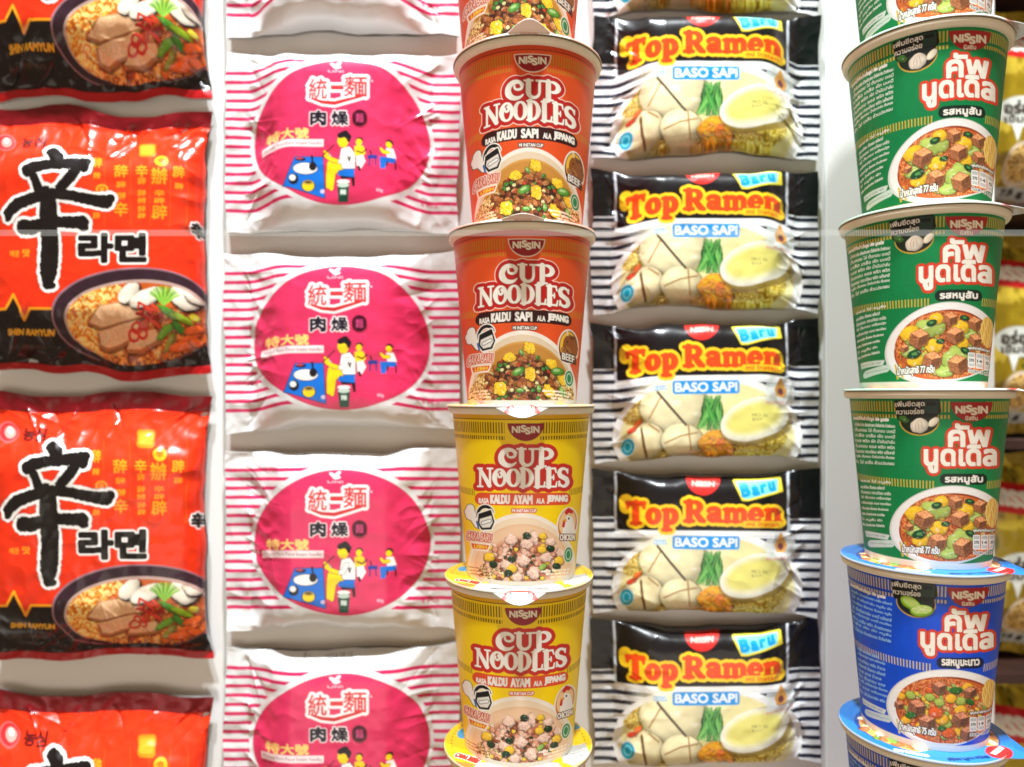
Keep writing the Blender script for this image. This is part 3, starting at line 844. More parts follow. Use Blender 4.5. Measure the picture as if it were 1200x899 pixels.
    c.poly([(520, 540), (552, 532), (574, 560), (574, 618), (526, 618), (514, 580)], K, S, grow=4)
    c.poly([(520, 540), (552, 532), (574, 560), (574, 618), (526, 618), (514, 580)], WH, S, grow=1)
    c.strokes([[(540, 560, 9), (524, 592, 8), (484, 588, 7), (466, 566, 7)]], [(2, K, S), (0, WH, S)])
    c.strokes([[(500, 590, 8), (472, 580, 8), (458, 568, 8)], [(462, 560, 6), (452, 552, 5)]], [(2, K, S), (0, YL, S)])
    c.line([(444, 568), (490, 524)], 2, K, S)
    c.poly([(508, 492), (540, 490), (546, 512), (536, 532), (516, 530), (506, 512)], YL, S, grow=3)
    c.strokes([[(514, 486, 12), (534, 478, 14), (548, 492, 12), (548, 508, 6)]], [(0, K, S)])
    c.text("v", 552, 582, 12, 20, [(2, K, S)])
    # two diners behind
    c.ell(592, 502, 14, 11, K, S); c.ell(590, 512, 12, 14, YL, S)
    c.poly([(574, 530), (606, 528), (616, 556), (596, 580), (576, 566)], YL, S, grow=2)
    c.poly([(582, 570), (606, 566), (616, 590), (600, 616), (584, 606)], WH, S, grow=2)
    c.line([(582, 548), (604, 556), (622, 540)], 3, K, S); c.line([(590, 612), (594, 624)], 5, K, S)
    c.ell(714, 504, 15, 12, K, S); c.ell(711, 514, 12, 13, YL, S)
    c.poly([(702, 532), (728, 528), (740, 560), (706, 566)], WH, S, grow=2)
    c.strokes([[(710, 545, 7), (690, 548, 6), (680, 536, 5)]], [(1.5, K, S), (0, YL, S)])
    c.poly([(676, 570), (738, 564), (740, 580), (700, 586), (696, 612), (680, 614)], BL, S, grow=2)
    c.line([(738, 578), (740, 606)], 3, K, S); c.line([(706, 584), (704, 600)], 3, K, S)
    c.poly([(628, 566), (662, 564), (664, 576), (628, 578)], (30, 60, 150), S, grow=2); c.line([(634, 578), (634, 606)], 3, (30, 50, 120), S); c.line([(658, 578), (660, 604)], 3, (30, 50, 120), S); c.line([(640, 560), (636, 546)], 3, K, S)
    c.text("@", 444, 712, 16, 14, [(1, (246, 220, 230))]); c.text("85g", 676, 706, 26, 14, [(.8, (240, 180, 200))])
    c.text("5 PCS", 880, 706, 70, 12, [(1, (210, 40, 90))])
    c.ids[(c.UU < c.SEAL[0])] = c.pid('left_seal')
    c.ids[(c.UU > 1 - c.SEAL[1])] = c.pid('right_seal')

def pack_broth(c):
    c.ref(690, 540, 4.286)
    full = (slice(None), slice(None))
    x, y = c.xy(full)
    c.rgb[:] = lin((222, 224, 226))
    st = (y - 292) / 48.0
    ph = st % 1.0
    m = (sstep(0, .07, ph) * (1 - sstep(.44, .52, ph))) * (st > 0)
    c.put(full, m, (34, 38, 52))
    c.put(full, (1 - sstep(285, 289, y)) * ((x < 150) | (x > 985)), (20, 19, 22))
    N = 'black_banner'
    c.ids[(y < 390)] = c.pid(N)
    c.box(128, 20, 1004, 362, (186, 190, 196), N, 22)
    c.box(140, 10, 992, 352, (22, 20, 22), N, 18)
    c.box(128, 358, 1010, 372, (240, 240, 238))
    # food picture
    B = 'food_panel'
    c.ell(592, 640, 478, 300, (238, 238, 236), B)
    cl = lambda x, y: ((np.hypot((x - 592) / 452, (y - 640) / 272) < 1) & (y > 372)).astype(float)
    wd = full
    c.ids[y < 390] = c.pid(N)
    c.put(full, (y < 372) * (y > 350) * (x > 150) * (x < 985) * 1.0, (240, 240, 238))
    c.box(140, 10, 992, 352, (22, 20, 22), N, 18)
    q = np.hypot((x - 592) / 452, (y - 640) / 272)
    c.put(full, (1 - sstep(.94, 1.0, q)) * (y > 373), (232, 222, 160))
    c.put(full, .6 * (1 - sstep(.5, 1.0, np.hypot((x - 470) / 300, (y - 430) / 120))) * (y > 373), (242, 236, 206))
    c.noodles(830, 690, 170, 90, (214, 186, 60), (240, 226, 120), 5, .2, -20, clip=cl, dark=(160, 120, 30))
    c.noodles(420, 730, 300, 60, (222, 196, 90), (240, 226, 150), 7, .2, 10, clip=cl, dark=(160, 110, 30))
    c.noodles(230, 520, 70, 60, (216, 190, 90), (240, 222, 140), 9, .25, -40, clip=cl, dark=(170, 120, 40))
    for xx, yy, rx, ry, s_ in ((420, 500, 165, 130, 3), (275, 668, 100, 88, 4), (462, 676, 100, 84, 5)):
        c.blob(xx, yy, rx, ry, (238, 228, 182), s_, 0, .05, .14, clip=cl, f=3, edge=.3)
    for p in ([(360, 460), (300, 560)], [(380, 690), (460, 655), (545, 640)], [(498, 600), (510, 730)], [(262, 600), (268, 690), (286, 745)], [(300, 590), (350, 630)]):
        c.line(p, 4, (168, 128, 76))
    c.line([(262, 610), (270, 680), (284, 740)], 7, (110, 80, 50))
    c.line([(345, 432), (400, 500), (486, 600)], 6.5, (86, 74, 60))
    c.line([(352, 430), (408, 498)], 2, (180, 170, 150))
    for i in range(22):
        a = (i * 7 % 22) / 21
        x1, y1 = 622 + 40 * sin(i * 1.7), 468 + 18 * cos(i * 2.1)
        x2, y2 = 545 + 135 * a, 612 + 14 * sin(i)
        g = [(30, 104, 44), (58, 146, 60), (22, 82, 38), (104, 176, 84)][i % 4]
        c.strokes([[(x1, y1, 4), ((x1 + x2) / 2, (y1 + y2) / 2 - 6, 15), (x2, y2, 5)]], [(0, g)], jit=3, seed=i)
        c.line([(x1, y1), (x2, y2)], 1.2, (150, 200, 120))
    c.blob(640, 694, 92, 62, (250, 176, 50), 3, 0, .15, .2, clip=cl)
    for i in range(40):
        rr = random.Random(i)
        c.blob(645 + rr.uniform(-70, 70), 690 + rr.uniform(-36, 50), 20, 9, [(248, 176, 46), (252, 200, 66), (240, 130, 54), (250, 160, 46)][i % 4], i, rr.uniform(-50, 50), .2, .15, clip=cl, edge=.2)
    c.ell(842, 592, 182, 112, (206, 176, 84), rot=-18, soft=8, a=.8)
    c.blob(832, 574, 178, 104, (246, 244, 226), 2, -18, .02, .04, clip=cl, tone=.1, edge=.12)
    c.ell(828, 570, 148, 78, (226, 218, 120), rot=-18, soft=26)
    c.blob(214, 606, 26, 14, (226, 70, 40), 2, -20, clip=cl); c.blob(245, 578, 26, 14, (240, 110, 50), 3, -40, clip=cl)
    c.text("PRD 26", 858, 556, 78, 16, [(.8, (110, 110, 70))]); c.text("EXP", 846, 576, 50, 12, [(.6, (130, 130, 90))])
    c.ell(190, 686, 40, 46, (214, 226, 224), 'halal_mark'); c.ell(190, 686, 34, 40, (0, 150, 180), 'halal_mark'); c.ell(190, 686, 22, 27, (120, 205, 220), 'halal_mark'); c.ell(190, 686, 15, 19, (0, 150, 180), 'halal_mark')
    c.box(892, 392, 1030, 490, (226, 232, 226), None, 8, .65)
    c.poly([(963, 362), (990, 420), (980, 452), (945, 452), (936, 420)], (220, 160, 80), grow=4); c.ell(963, 428, 14, 18, (120, 60, 70))
    c.text("BARU", 958, 484, 130, 14, [(.8, (236, 150, 140))], rot=-8)
    FL = 'flavour_band'
    c.box(420, 378, 758, 446, (30, 150, 226), FL, 14)
    c.text("BASO SAPI", 590, 411, 310, 44, [(9, (24, 146, 226), FL), (2.6, (240, 248, 252), FL)])
    c.text("RASA", 360, 412, 60, 18, [(5, (90, 180, 232), FL), (1, WHITE, FL)])
    T = 'title_lettering'
    stt = serif_word("Top", 188, 205, 450, 118, track=.02) + serif_word("Ramen", 474, 200, 968, 112, track=.0)
    c.strokes([[(186, 204, 14), (188, 236, 14)]] + stt, [(19, (252, 206, 40), T)])
    c.strokes(stt, [(4, (214, 50, 24), T), (1, (238, 76, 30), T)])
    c.strokes([[(784, 318, 17), (960, 318, 17)]], [(0, (250, 200, 40), T)])
    c.text("mi instan", 872, 317, 160, 22, [(1.5, (226, 90, 30), T)])
    c.text("トップラーメン", 698, 326, 150, 16, [(.8, (222, 196, 70))])
    c.ell(572, 84, 88, 92, (206, 44, 40), 'brand_badge', half='low')
    c.text("NISSIN", 572, 120, 110, 24, [(2, (240, 170, 160), 'brand_badge')])
    W_ = 'new_recipe_flash'
    c.poly([(730, 108), (960, 92), (968, 150), (800, 196), (772, 196)], (232, 214, 60), W_, grow=6)
    c.poly([(738, 112), (950, 98), (946, 150), (800, 190), (780, 190)], (120, 210, 220), W_, grow=2)
    for t, cx, cy, r in (("B", 784, 150, 56), ("a", 836, 150, 42), ("r", 876, 138, 34), ("u", 918, 130, 38)):
        c.text(t, cx, cy, r * .7, r, [(6, (20, 120, 180), W_), (3, (10, 150, 210), W_)], rot=-12)
    c.ids[c.ids == 0] = c.pid(B)  # leftover wrapper film is counted in with the food print
    c.ids[(c.UU < c.SEAL[0])] = c.pid('left_seal')
    c.ids[(c.UU > 1 - c.SEAL[1])] = c.pid('right_seal')

def pack_gold(c):
    """far gold packs, in pack units 0..100 across, 0..150 down"""
    c.ref(0, 0, 1)
    full = (slice(None), slice(None))
    x, y = c.xy(full)
    g = fbm(x / 14, y / 22, 5)
    c.rgb[:] = lin((146, 122, 22))
    c.put(full, sstep(.48, .6, g), (206, 180, 60))
    c.put(full, sstep(.62, .74, fbm(x / 9, y / 16, 9)), (84, 80, 24))
    c.poly([(-5, 18), (105, 30), (105, 52), (-5, 40)], (206, 36, 40), 'red_banner')
    c.text("NISSIN", 30, 33, 50, 10, [(1.2, WHITE, 'red_banner')], rot=6)
    c.ell(30, 82, 20, 11, (210, 214, 204), 'speech_bubble'); c.poly([(22, 92), (30, 92), (26, 104)], (228, 232, 224), 'speech_bubble')
    c.text("อร่อย", 30, 79, 28, 9, [(.8, (60, 50, 40))]); c.text("เข้มข้น", 30, 87, 28, 6, [(.5, (60, 50, 40))])
    c.ell(34, 118, 16, 15, (214, 196, 170), 'food_panel')
    c.noodles(34, 118, 14, 12, (226, 176, 80), (246, 220, 150), 4, 1.2, 10)
    c.box(12, 133, 60, 142, (200, 206, 200), None, 2)
    c.text("75 g", 34, 137, 20, 5, [(.6, (60, 60, 50))])
    c.ids[(c.VV < c.SEAL[0])] = c.pid('top_seal')
    c.ids[(c.VV > 1 - c.SEAL[1])] = c.pid('bottom_seal')

#==GEO
# ------------------------------------------------------------------ materials
def new_mat(name):
    m = bpy.data.materials.new(name)
    m.use_nodes = True
    return m, m.node_tree.nodes, m.node_tree.links, m.node_tree.nodes["Principled BSDF"]

def bump(nt, ln, b, scale, strength, dist, detail=3):
    tc = nt.new('ShaderNodeTexCoord')
    n = nt.new('ShaderNodeTexNoise')
    n.inputs['Scale'].default_value = scale
    n.inputs['Detail'].default_value = detail
    bp = nt.new('ShaderNodeBump')
    bp.inputs['Strength'].default_value = strength
    bp.inputs['Distance'].default_value = dist
    ln.new(tc.outputs['Object'], n.inputs['Vector'])
    ln.new(n.outputs['Fac'], bp.inputs['Height'])
    ln.new(bp.outputs['Normal'], b.inputs['Normal'])

def print_mat(name, rough, coat, coat_r, bscale, bstr, bdist):
    m, nt, ln, b = new_mat(name)
    a = nt.new('ShaderNodeAttribute')
    a.attribute_name = 'print'
    ln.new(a.outputs['Color'], b.inputs['Base Color'])
    b.inputs['Roughness'].default_value = rough
    b.inputs['Coat Weight'].default_value = coat
    b.inputs['Coat Roughness'].default_value = coat_r
    b.inputs['Specular IOR Level'].default_value = 0.36
    bump(nt, ln, b, bscale, bstr, bdist)
    return m

def plain_mat(name, col, rough=0.5, coat=0.0, var=0.06, scale=40, bstr=0.15, metal=0.0):
    m, nt, ln, b = new_mat(name)
    tc = nt.new('ShaderNodeTexCoord')
    n = nt.new('ShaderNodeTexNoise')
    n.inputs['Scale'].default_value = scale
    n.inputs['Detail'].default_value = 4
    r = nt.new('ShaderNodeValToRGB')
    c = lin(col)
    r.color_ramp.elements[0].position = .3
    r.color_ramp.elements[1].position = .7
    r.color_ramp.elements[0].color = (*np.clip(c * (1 - var), 0, 1), 1)
    r.color_ramp.elements[1].color = (*np.clip(c * (1 + var), 0, 1), 1)
    ln.new(tc.outputs['Object'], n.inputs['Vector'])
    ln.new(n.outputs['Fac'], r.inputs['Fac'])
    ln.new(r.outputs['Color'], b.inputs['Base Color'])
    b.inputs['Roughness'].default_value = rough
    b.inputs['Coat Weight'].default_value = coat
    b.inputs['Metallic'].default_value = metal
    if bstr:
        bump(nt, ln, b, scale * 6, bstr, 0.0004)
    return m

M_FILM = print_mat("printed_film", 0.30, 0.20, 0.10, 260, 0.10, 0.0004)
M_PINK = print_mat("printed_matte_film", 0.30, 0.25, 0.15, 260, 0.12, 0.0004)
M_CARD = print_mat("printed_card", 0.45, 0.06, 0.2, 420, 0.22, 0.0003)
M_LID = print_mat("printed_lid", 0.35, 0.2, 0.2, 300, 0.12, 0.0003)
M_RIM = plain_mat("rim_paper", (232, 222, 198), 0.5, 0.1)
M_WALL = plain_mat("white_board", (232, 231, 228), 0.45, 0.1, 0.015, 12, 0.04)
M_SEAM = plain_mat("grey_seam", (196, 200, 196), 0.4)
M_STRIP = plain_mat("white_trim", (236, 236, 232), 0.4, 0.1, .02)
M_BACK = plain_mat("film_back", (200, 200, 198), 0.4)
M_SHELF = plain_mat("dark_wood", (58, 34, 30), 0.45, 0.1, .25, 30)
M_GREY = plain_mat("grey_card", (168, 160, 146), 0.6)

# ------------------------------------------------------------------ meshes
def mesh_quads(name, co, quads, mat, cols=None, nrm=None, smooth=True):
    me = bpy.data.meshes.new(name)
    n, q = len(co), len(quads)
    me.vertices.add(n)
    me.vertices.foreach_set('co', np.ascontiguousarray(co, dtype=np.float32).ravel())
    me.loops.add(q * 4)
    me.loops.foreach_set('vertex_index', np.ascontiguousarray(quads, dtype=np.int32).ravel())
    me.polygons.add(q)
    me.polygons.foreach_set('loop_start', np.arange(0, q * 4, 4, dtype=np.int32))
    me.polygons.foreach_set('use_smooth', np.full(q, smooth, dtype=bool))
    me.update(calc_edges=True)
    me.validate()
    if cols is not None:
        at = me.color_attributes.new('print', 'FLOAT_COLOR', 'POINT')
        rgba = np.ones((n, 4), dtype=np.float32)
        rgba[:, :3] = cols
        at.data.foreach_set('color', rgba.ravel())
    if nrm is not None:
        me.normals_split_custom_set_from_vertices(nrm.tolist())
    me.materials.append(mat)
    return me

def grid_quads(H, W, close=False):
    i = np.arange(H - 1)[:, None]
    j = np.arange(W if close else W - 1)[None, :]
    j2 = (j + 1) % W
    return np.stack([i * W + j, (i + 1) * W + j, (i + 1) * W + j2, i * W + j2], axis=-1).reshape(-1, 4)

def grid_parts(pos, cv, mat, flip=False):
    """one mesh per printed part, cut out of the same surface"""
    H, W = pos.shape[:2]
    du, dv = np.gradient(pos, axis=1), np.gradient(pos, axis=0)
    nr = np.cross(dv, du)
    nr /= np.linalg.norm(nr, axis=2, keepdims=True) + 1e-12
    if flip:
        nr = -nr
    Q = grid_quads(H, W)
    if flip:
        Q = Q[:, ::-1]
    idf = cv.ids[:-1, :-1].reshape(-1)
    P, C, N = pos.reshape(-1, 3), cv.rgb.reshape(-1, 3), nr.reshape(-1, 3)
    out = []
    for k, nm in enumerate(cv.names):
        q = Q[idf == k]
        if len(q) < 4:
            continue
        used, inv = np.unique(q, return_inverse=True)
        out.append((nm, mesh_quads(nm, P[used], inv.reshape(-1, 4), mat, np.clip(C[used], 0, 1), N[used])))
    return out

def lathe(name, prof, mat, n=96, close=False):
    a = np.linspace(0, 2 * pi, n, endpoint=False)
    p = np.array(prof)
    co = np.stack([p[:, 0][:, None] * np.sin(a), -p[:, 0][:, None] * np.cos(a), np.repeat(p[:, 1][:, None], n, 1)], -1)
    return mesh_quads(name, co.reshape(-1, 3), grid_quads(len(p), n, True), mat)

def box_mesh(name, x0, x1, y0, y1, z0, z1, mat, bev=0.0008):
    import bmesh
    bm = bmesh.new()
    bmesh.ops.create_cube(bm, size=1)
    for v in bm.verts:
        v.co = ((x0 + x1) / 2 + v.co.x * (x1 - x0), (y0 + y1) / 2 + v.co.y * (y1 - y0), (z0 + z1) / 2 + v.co.z * (z1 - z0))
    if bev:
        bmesh.ops.bevel(bm, geom=bm.edges[:], offset=bev, segments=2, affect='EDGES')
    me = bpy.data.meshes.new(name)
    bm.to_mesh(me)
    bm.free()
    me.materials.append(mat)
    return me

def link(name, data, parent=None, loc=None):
    o = bpy.data.objects.new(name, data)
    COL.objects.link(o)
    if parent is not None:
        o.parent = parent
    if loc is not None:
        o.location = loc
    return o

def thing(name, label, cat, loc, group=None):
    o = link(name, None, None, loc)
    o.empty_display_size = 0.02
    o['label'], o['category'] = label, cat
    if group:
        o['group'] = group
    return o

def project(P):
    return CX + P[..., 0] / P[..., 1] * F, CY - P[..., 2] / P[..., 1] * F

# ------------------------------------------------------------------ cups
U = 0.000565
R_TOP, R_BASE = 0.0456, 0.0357

def make_cup(art, arg, H, ref, part):
    thc = -atan2(ref[0], ref[1])                       # angle that faces the lens
    dense = np.arange(thc - 1.75, thc + 1.75, 0.0080)
    sparse = np.linspace(thc + 1.75, thc + 2 * pi - 1.75, 30)[1:-1]
    th = np.concatenate([dense, sparse, [thc - 1.75 + 2 * pi]])
    nd = H / U
    dd = np.concatenate([[5.0], np.arange(6, nd - .3, 0.60), [nd - .1, nd]])
    TH, DD = np.meshgrid(th, dd)
    rr = R_TOP + (R_BASE - R_TOP) * (DD / nd)
    rr = rr - (DD > nd - .05) * 0.0009
    pos = np.stack([rr * np.sin(TH), -rr * np.cos(TH), -DD * U], -1)
    lim = 1.20
    def pr(t):
        p = np.stack([rr * np.sin(t) + ref[0], -rr * np.cos(t) + ref[1], -DD * U + ref[2]], -1)
        return project(p)
    tc = np.clip(TH, thc - lim, thc + lim)
    PX, PY = pr(tc)
    e = 0.02
    hi, lo = pr(np.full_like(TH, thc + lim))[0] - pr(np.full_like(TH, thc + lim - e))[0], pr(np.full_like(TH, thc - lim + e))[0] - pr(np.full_like(TH, thc - lim))[0]
    PX = PX + np.maximum(TH - thc - lim, 0) * hi / e * 1.3 + np.minimum(TH - thc + lim, 0) * lo / e * 1.3
    cv = Canvas(PX, PY, 0.62, (200, 200, 200), part)
    cv.TH, cv.DD = TH, DD * (197 / nd)
    art(cv, arg)
    return grid_parts(pos, cv, M_CARD)

LID_R = 0.0487
def make_lid(kind):
    rad = np.concatenate([np.linspace(0.0004, 0.034, 24), np.linspace(0.0345, LID_R, 34)])
    a = np.linspace(0, 2 * pi, 361)
    A, R = np.meshgrid(a, rad)
    z = 0.0002 * np.sin(R * 900) * (R < .046) + 0.0005 * (fbm(np.cos(A) * R * 60 + 9, np.sin(A) * R * 60 + 9, 3, 2) - .5)
    pos = np.stack([R * np.sin(A), -R * np.cos(A), z], -1)
    lip = pos[-1:].copy(); lip[..., :2] *= (LID_R + .0004) / LID_R; lip[..., 2] = -.0012
    und = pos[-1:].copy(); und[..., :2] *= (LID_R - .0002) / LID_R; und[..., 2] = -.0014
    inn = pos[-1:].copy(); inn[..., :2] *= .0458 / LID_R; inn[..., 2] = -.0010
    P = np.concatenate([pos, lip, und, inn])
    cv = Canvas(P[..., 0] * 1000, -P[..., 1] * 1000, 0.35, (200, 200, 200), 'lid')
    lid_art(cv, kind)
    cv.rgb[-2:] = lin((150, 140, 118))
    cv.rgb[-4:-2] = cv.rgb[-4:-2] * .5 + lin((230, 226, 214)) * .5
    return grid_parts(P, cv, M_LID)

def make_tab(kind, bend, th0, L=0.012, w0=0.0215):
    s = np.linspace(0, 1, 26)
    t = np.linspace(-1, 1, 61)
    T, S = np.meshgrid(t, s)
    wdt = w0 * (1 - .06 * S)
    base = np.sqrt(np.maximum(LID_R ** 2 - (T * w0 * .99) ** 2, 0)) - .0008
    x = T * wdt
    ang = bend * np.minimum(S * 3, 1)
    out = L * S * (0.5 + 0.5 * np.cos(T * pi)) ** .75
    y = base + out * np.cos(ang)
    z = out * np.sin(ang) + .0001
    mmx, mmy = x * 1000, (base + out) * 1000
    c_, s_ = cos(th0), sin(th0)
    X, Y = x * c_ + y * s_, x * s_ - y * c_
    top = np.stack([X, Y, z], -1)
    cx, cy = mmx * c_ + mmy * s_, -(mmx * s_ - mmy * c_)
    bot = top.copy(); bot[..., 2] -= .0005
    P = np.concatenate([top, bot[::-1]])
    cv = Canvas(np.concatenate([cx, cx[::-1]]), np.concatenate([cy, cy[::-1]]), 0.35, (200, 200, 200), 'pull_tab')
    lid_art(cv, kind)
    n = len(s)
    cv.rgb[n:] = lin((236, 214, 198) if kind == 'red' else (190, 186, 176))
    cv.ids[:] = 0
    return grid_parts(P, cv, M_LID)[0][1]

RIM_LOW = lathe("rim", [(.0450, -.0060), (.0462, -.0058), (.0474, -.0052), (.0481, -.0042), (.0484, -.0030), (.0482, -.0019), (.0474, -.0014), (.0455, -.0013)], M_RIM)
RIM_TALL = lathe("rim", [(.0450, -.0062), (.0466, -.0061), (.0475, -.0056), (.0481, -.0047), (.0484, -.0037), (.0485, -.0026), (.0481, -.0017), (.0470, -.0014), (.0455, -.0013)], M_RIM)
BASE = {}
def base_mesh(H):
    if H not in BASE:
        BASE[H] = lathe("base", [(.0002, -H + .0022), (.0330, -H + .0022), (.0342, -H), (.0350, -H + .0001)], M_GREY)
    return BASE[H]

H_C, H_R = 0.1113, 0.1086
REF_C = (0.0062, 0.490, -0.0050)
REF_R = (0.2650, 0.477, 0.0050)
CUPS = {
    'red': make_cup(cup_front, True, H_C, REF_C, 'cup_wall'),
    'yellow': make_cup(cup_front, False, H_C, REF_C, 'cup_wall'),
    'green': make_cup(cup_thai, False, H_R, REF_R, 'cup_wall'),
    'blue': make_cup(cup_thai, True, H_R, REF_R, 'cup_wall'),
}
LIDS = {k: make_lid(k) for k in ('red', 'yellow', 'green', 'blue')}
TABS = {}

def add_cup(kind, label, loc, H, tab, group, th0=0.0):
    t = thing("noodle_cup", label, "noodle cup", (loc[0], loc[1], loc[2] + ZC), group)
    for nm, me in CUPS[kind]:
        link(nm, me, t)
    link("rim", RIM_TALL if H == H_R else RIM_LOW, t)
    link("base", base_mesh(H), t)
    lid = None
    for nm, me in LIDS[kind]:
        if lid is None:
            lid = link("lid", me, t)
        else:
            link(nm, me, lid)
    key = (kind, tab, th0)
    if key not in TABS:
        TABS[key] = make_tab(kind, tab, th0, *((0.009, 0.0165) if kind == 'red' else (0.0095, 0.022)))
    link("pull_tab", TABS[key], lid)
    return t

G1 = "cups stacked in the centre column"
for k, (kind, tab, dx, lab) in enumerate((
        ('red', 0.2, .0040, "orange red beef noodle cup topmost of the centre stack, mostly above the frame"),
        ('red', 0.50, .0102, "orange red beef noodle cup second from the top of its stack, wide cream rim"),
        ('red', 0.12, .0065, "lowest orange red beef noodle cup, resting on the upper yellow cup"),
        ('yellow', -0.9, .0060, "upper yellow chicken noodle cup, directly under the red cups at eye level"),
        ('yellow', -0.75, .0045, "second yellow chicken noodle cup, with its printed lid seen from above"),
        ('yellow', -0.75, .0040, "bottom yellow cup of the centre stack, only its lid in view"))):
    add_cup(kind, lab, (dx, .490, REF_C[2] + H_C * (3 - k)), H_C, tab, G1)
G2 = "cups stacked in the right column"
for k, (kind, dx, lab) in enumerate((
        ('green', .000, "green minced pork noodle cup cut off by the top edge, above the other green cups"),
        ('green', .001, "highest whole green noodle cup, with its tall cream rim seen from below"),
        ('green', -.001, "middle green noodle cup of the three whole ones, sandwiched between green cups"),
        ('green', .002, "lowest green noodle cup, standing on the blue lid of a blue cup"),
        ('blue', .000, "blue lime pork noodle cup with a green cup standing on its lid"),
        ('blue', -.001, "lowest blue noodle cup at the bottom right, only its lid and upper edge in view"))):
    add_cup(kind, lab, (REF_R[0] + dx, REF_R[1], REF_R[2] + H_R * (3 - k)), H_R, -0.25, G2, radians(52))

# ------------------------------------------------------------------ flat packs
D_SEAL = 0.563
PXM = D_SEAL / F
def place(px, py, D=D_SEAL):
    return np.array([(px - CX) * D / F, D, (CY - py) * D / F])

def pack_surface(w, h, T, axis, seal, Hn, Wn, seed, pinch=0.03, amp=1.0, wave=1.0):
    u, v = np.linspace(0, 1, Wn), np.linspace(0, 1, Hn)
    UU, VV = np.meshgrid(u, v)
    a, b = 2 * UU - 1, 2 * VV - 1
    if axis == 'v':
        s, t, ss = b, a, VV
    else:
        s, t, ss = a, b, UU
    roll = np.power(np.clip(1 - np.abs(t) ** 9, 0, 1), 0.5)
    d0, d1 = ss - seal[0], (1 - ss) - seal[1]
    pr = sstep(0, .22, d0) ** .8 * sstep(0, .22, d1) ** .8
    hg = T * roll * pr
    x, z = a * w / 2, -b * h / 2
    if axis == 'v':
        x = x * (1 - pinch + pinch * np.abs(s) ** 3)
    else:
        z = z * (1 - pinch + pinch * np.abs(s) ** 3)
    pos0 = np.stack([x, -hg, z], -1)
    if seed is None:
        return pos0, UU, VV
    # crumples of the film
    rnd = random.Random(seed)
    inside = np.clip(pr * roll, 0, 1)
    loose = 1 - 0.74 * sstep(.60, .995, inside)
    mx, mz = a * w / 2, -b * h / 2
    n = 0.0050 * amp * (fbm(mx * 38 + seed, mz * 38, seed, 3) - .5) * loose
    n = n + 0.0007 * amp * (fbm(mx * 95 + seed, mz * 95, seed + 3, 2) - .5) * loose
    n = n + 0.0022 * amp * (np.abs(fbm(mx * 55 + 3, mz * 55 + seed, seed + 8, 2) - .5) * -2 + .3) * loose
    for i in range(30):
        # folds that run from the seal or a corner into the body
        if axis == 'v':
            sx = rnd.uniform(-1, 1) * w / 2
            sz = rnd.choice((-1, 1)) * h / 2 * (1 - 1.6 * max(seal))
            dx, dz = -sx * rnd.uniform(.1, .9) + rnd.gauss(0, .012), -sz * rnd.uniform(.2, .55)
        else:
            sx = rnd.choice((-1, 1)) * w / 2 * (1 - 1.6 * max(seal))
            sz = rnd.uniform(-1, 1) * h / 2
            dx, dz = -sx * rnd.uniform(.2, .5), -sz * rnd.uniform(.1, .9) + rnd.gauss(0, .01)
        L2 = dx * dx + dz * dz
        tt = ((mx - sx) * dx + (mz - sz) * dz) / L2
        tc = np.clip(tt, 0, 1)
        d = np.hypot(mx - sx - tc * dx, mz - sz - tc * dz)
        wd = rnd.uniform(.0014, .0040)
        am = rnd.choice((-1, 1, 1)) * rnd.uniform(.0008, .0026) * amp
        n = n + am * np.exp(-d / wd) * (1 - tc) * sstep(-.2, .1, tt)
    # crimped seals
    flat = ((d0 < 0) | (d1 < 0))
    n = np.where(flat, n * .55 + (0.0012 * (fbm(mx * 60, mz * 60, seed + 2, 2) - .5)), n)
    rid = (t * (w if axis == 'v' else h) / 2) / .0016 * 2 * pi
    n = n + flat * .00012 * np.sin(rid)
    hg = hg + n
    # wavy outline
    if axis == 'v':
        x = x + np.sign(a) * 0.0040 * (fbm(VV * 7, VV * 0 + (a > 0) * 7.3, seed + 4, 2) - .5) * np.abs(a) ** 6
        z = z + 0.0090 * wave * (fbm(UU * 3.2, (b > 0) * 5.1 + UU * 0, seed + 6, 2) - .5) * np.abs(b) ** 4
    else:
        x = x + np.sign(a) * 0.0050 * (fbm(VV * 4, VV * 0 + (a > 0) * 7.3, seed + 4, 2) - .5) * np.abs(a) ** 4
        z = z + 0.0060 * wave * (fbm(UU * 5, (b > 0) * 5.1 + UU * 0, seed + 6, 2) - .5) * np.abs(b) ** 6
    return np.stack([x, -hg, z], -1), UU, VV

def back_film(pos, T, name="back_film"):
    q = pos[::6, ::6].copy()
    if (pos.shape[0] - 1) % 6:
        q = np.concatenate([q, pos[-1:, ::6]])
    if (pos.shape[1] - 1) % 6:
        last = np.concatenate([pos[::6, -1:], pos[-1:, -1:]]) if (pos.shape[0] - 1) % 6 else pos[::6, -1:]
        q = np.concatenate([q, last], axis=1)
    q[..., 1] = np.minimum(-q[..., 1] * .4, .0056) + .0028
    return mesh_quads(name, q.reshape(-1, 3), grid_quads(*q.shape[:2])[:, ::-1], M_BACK)

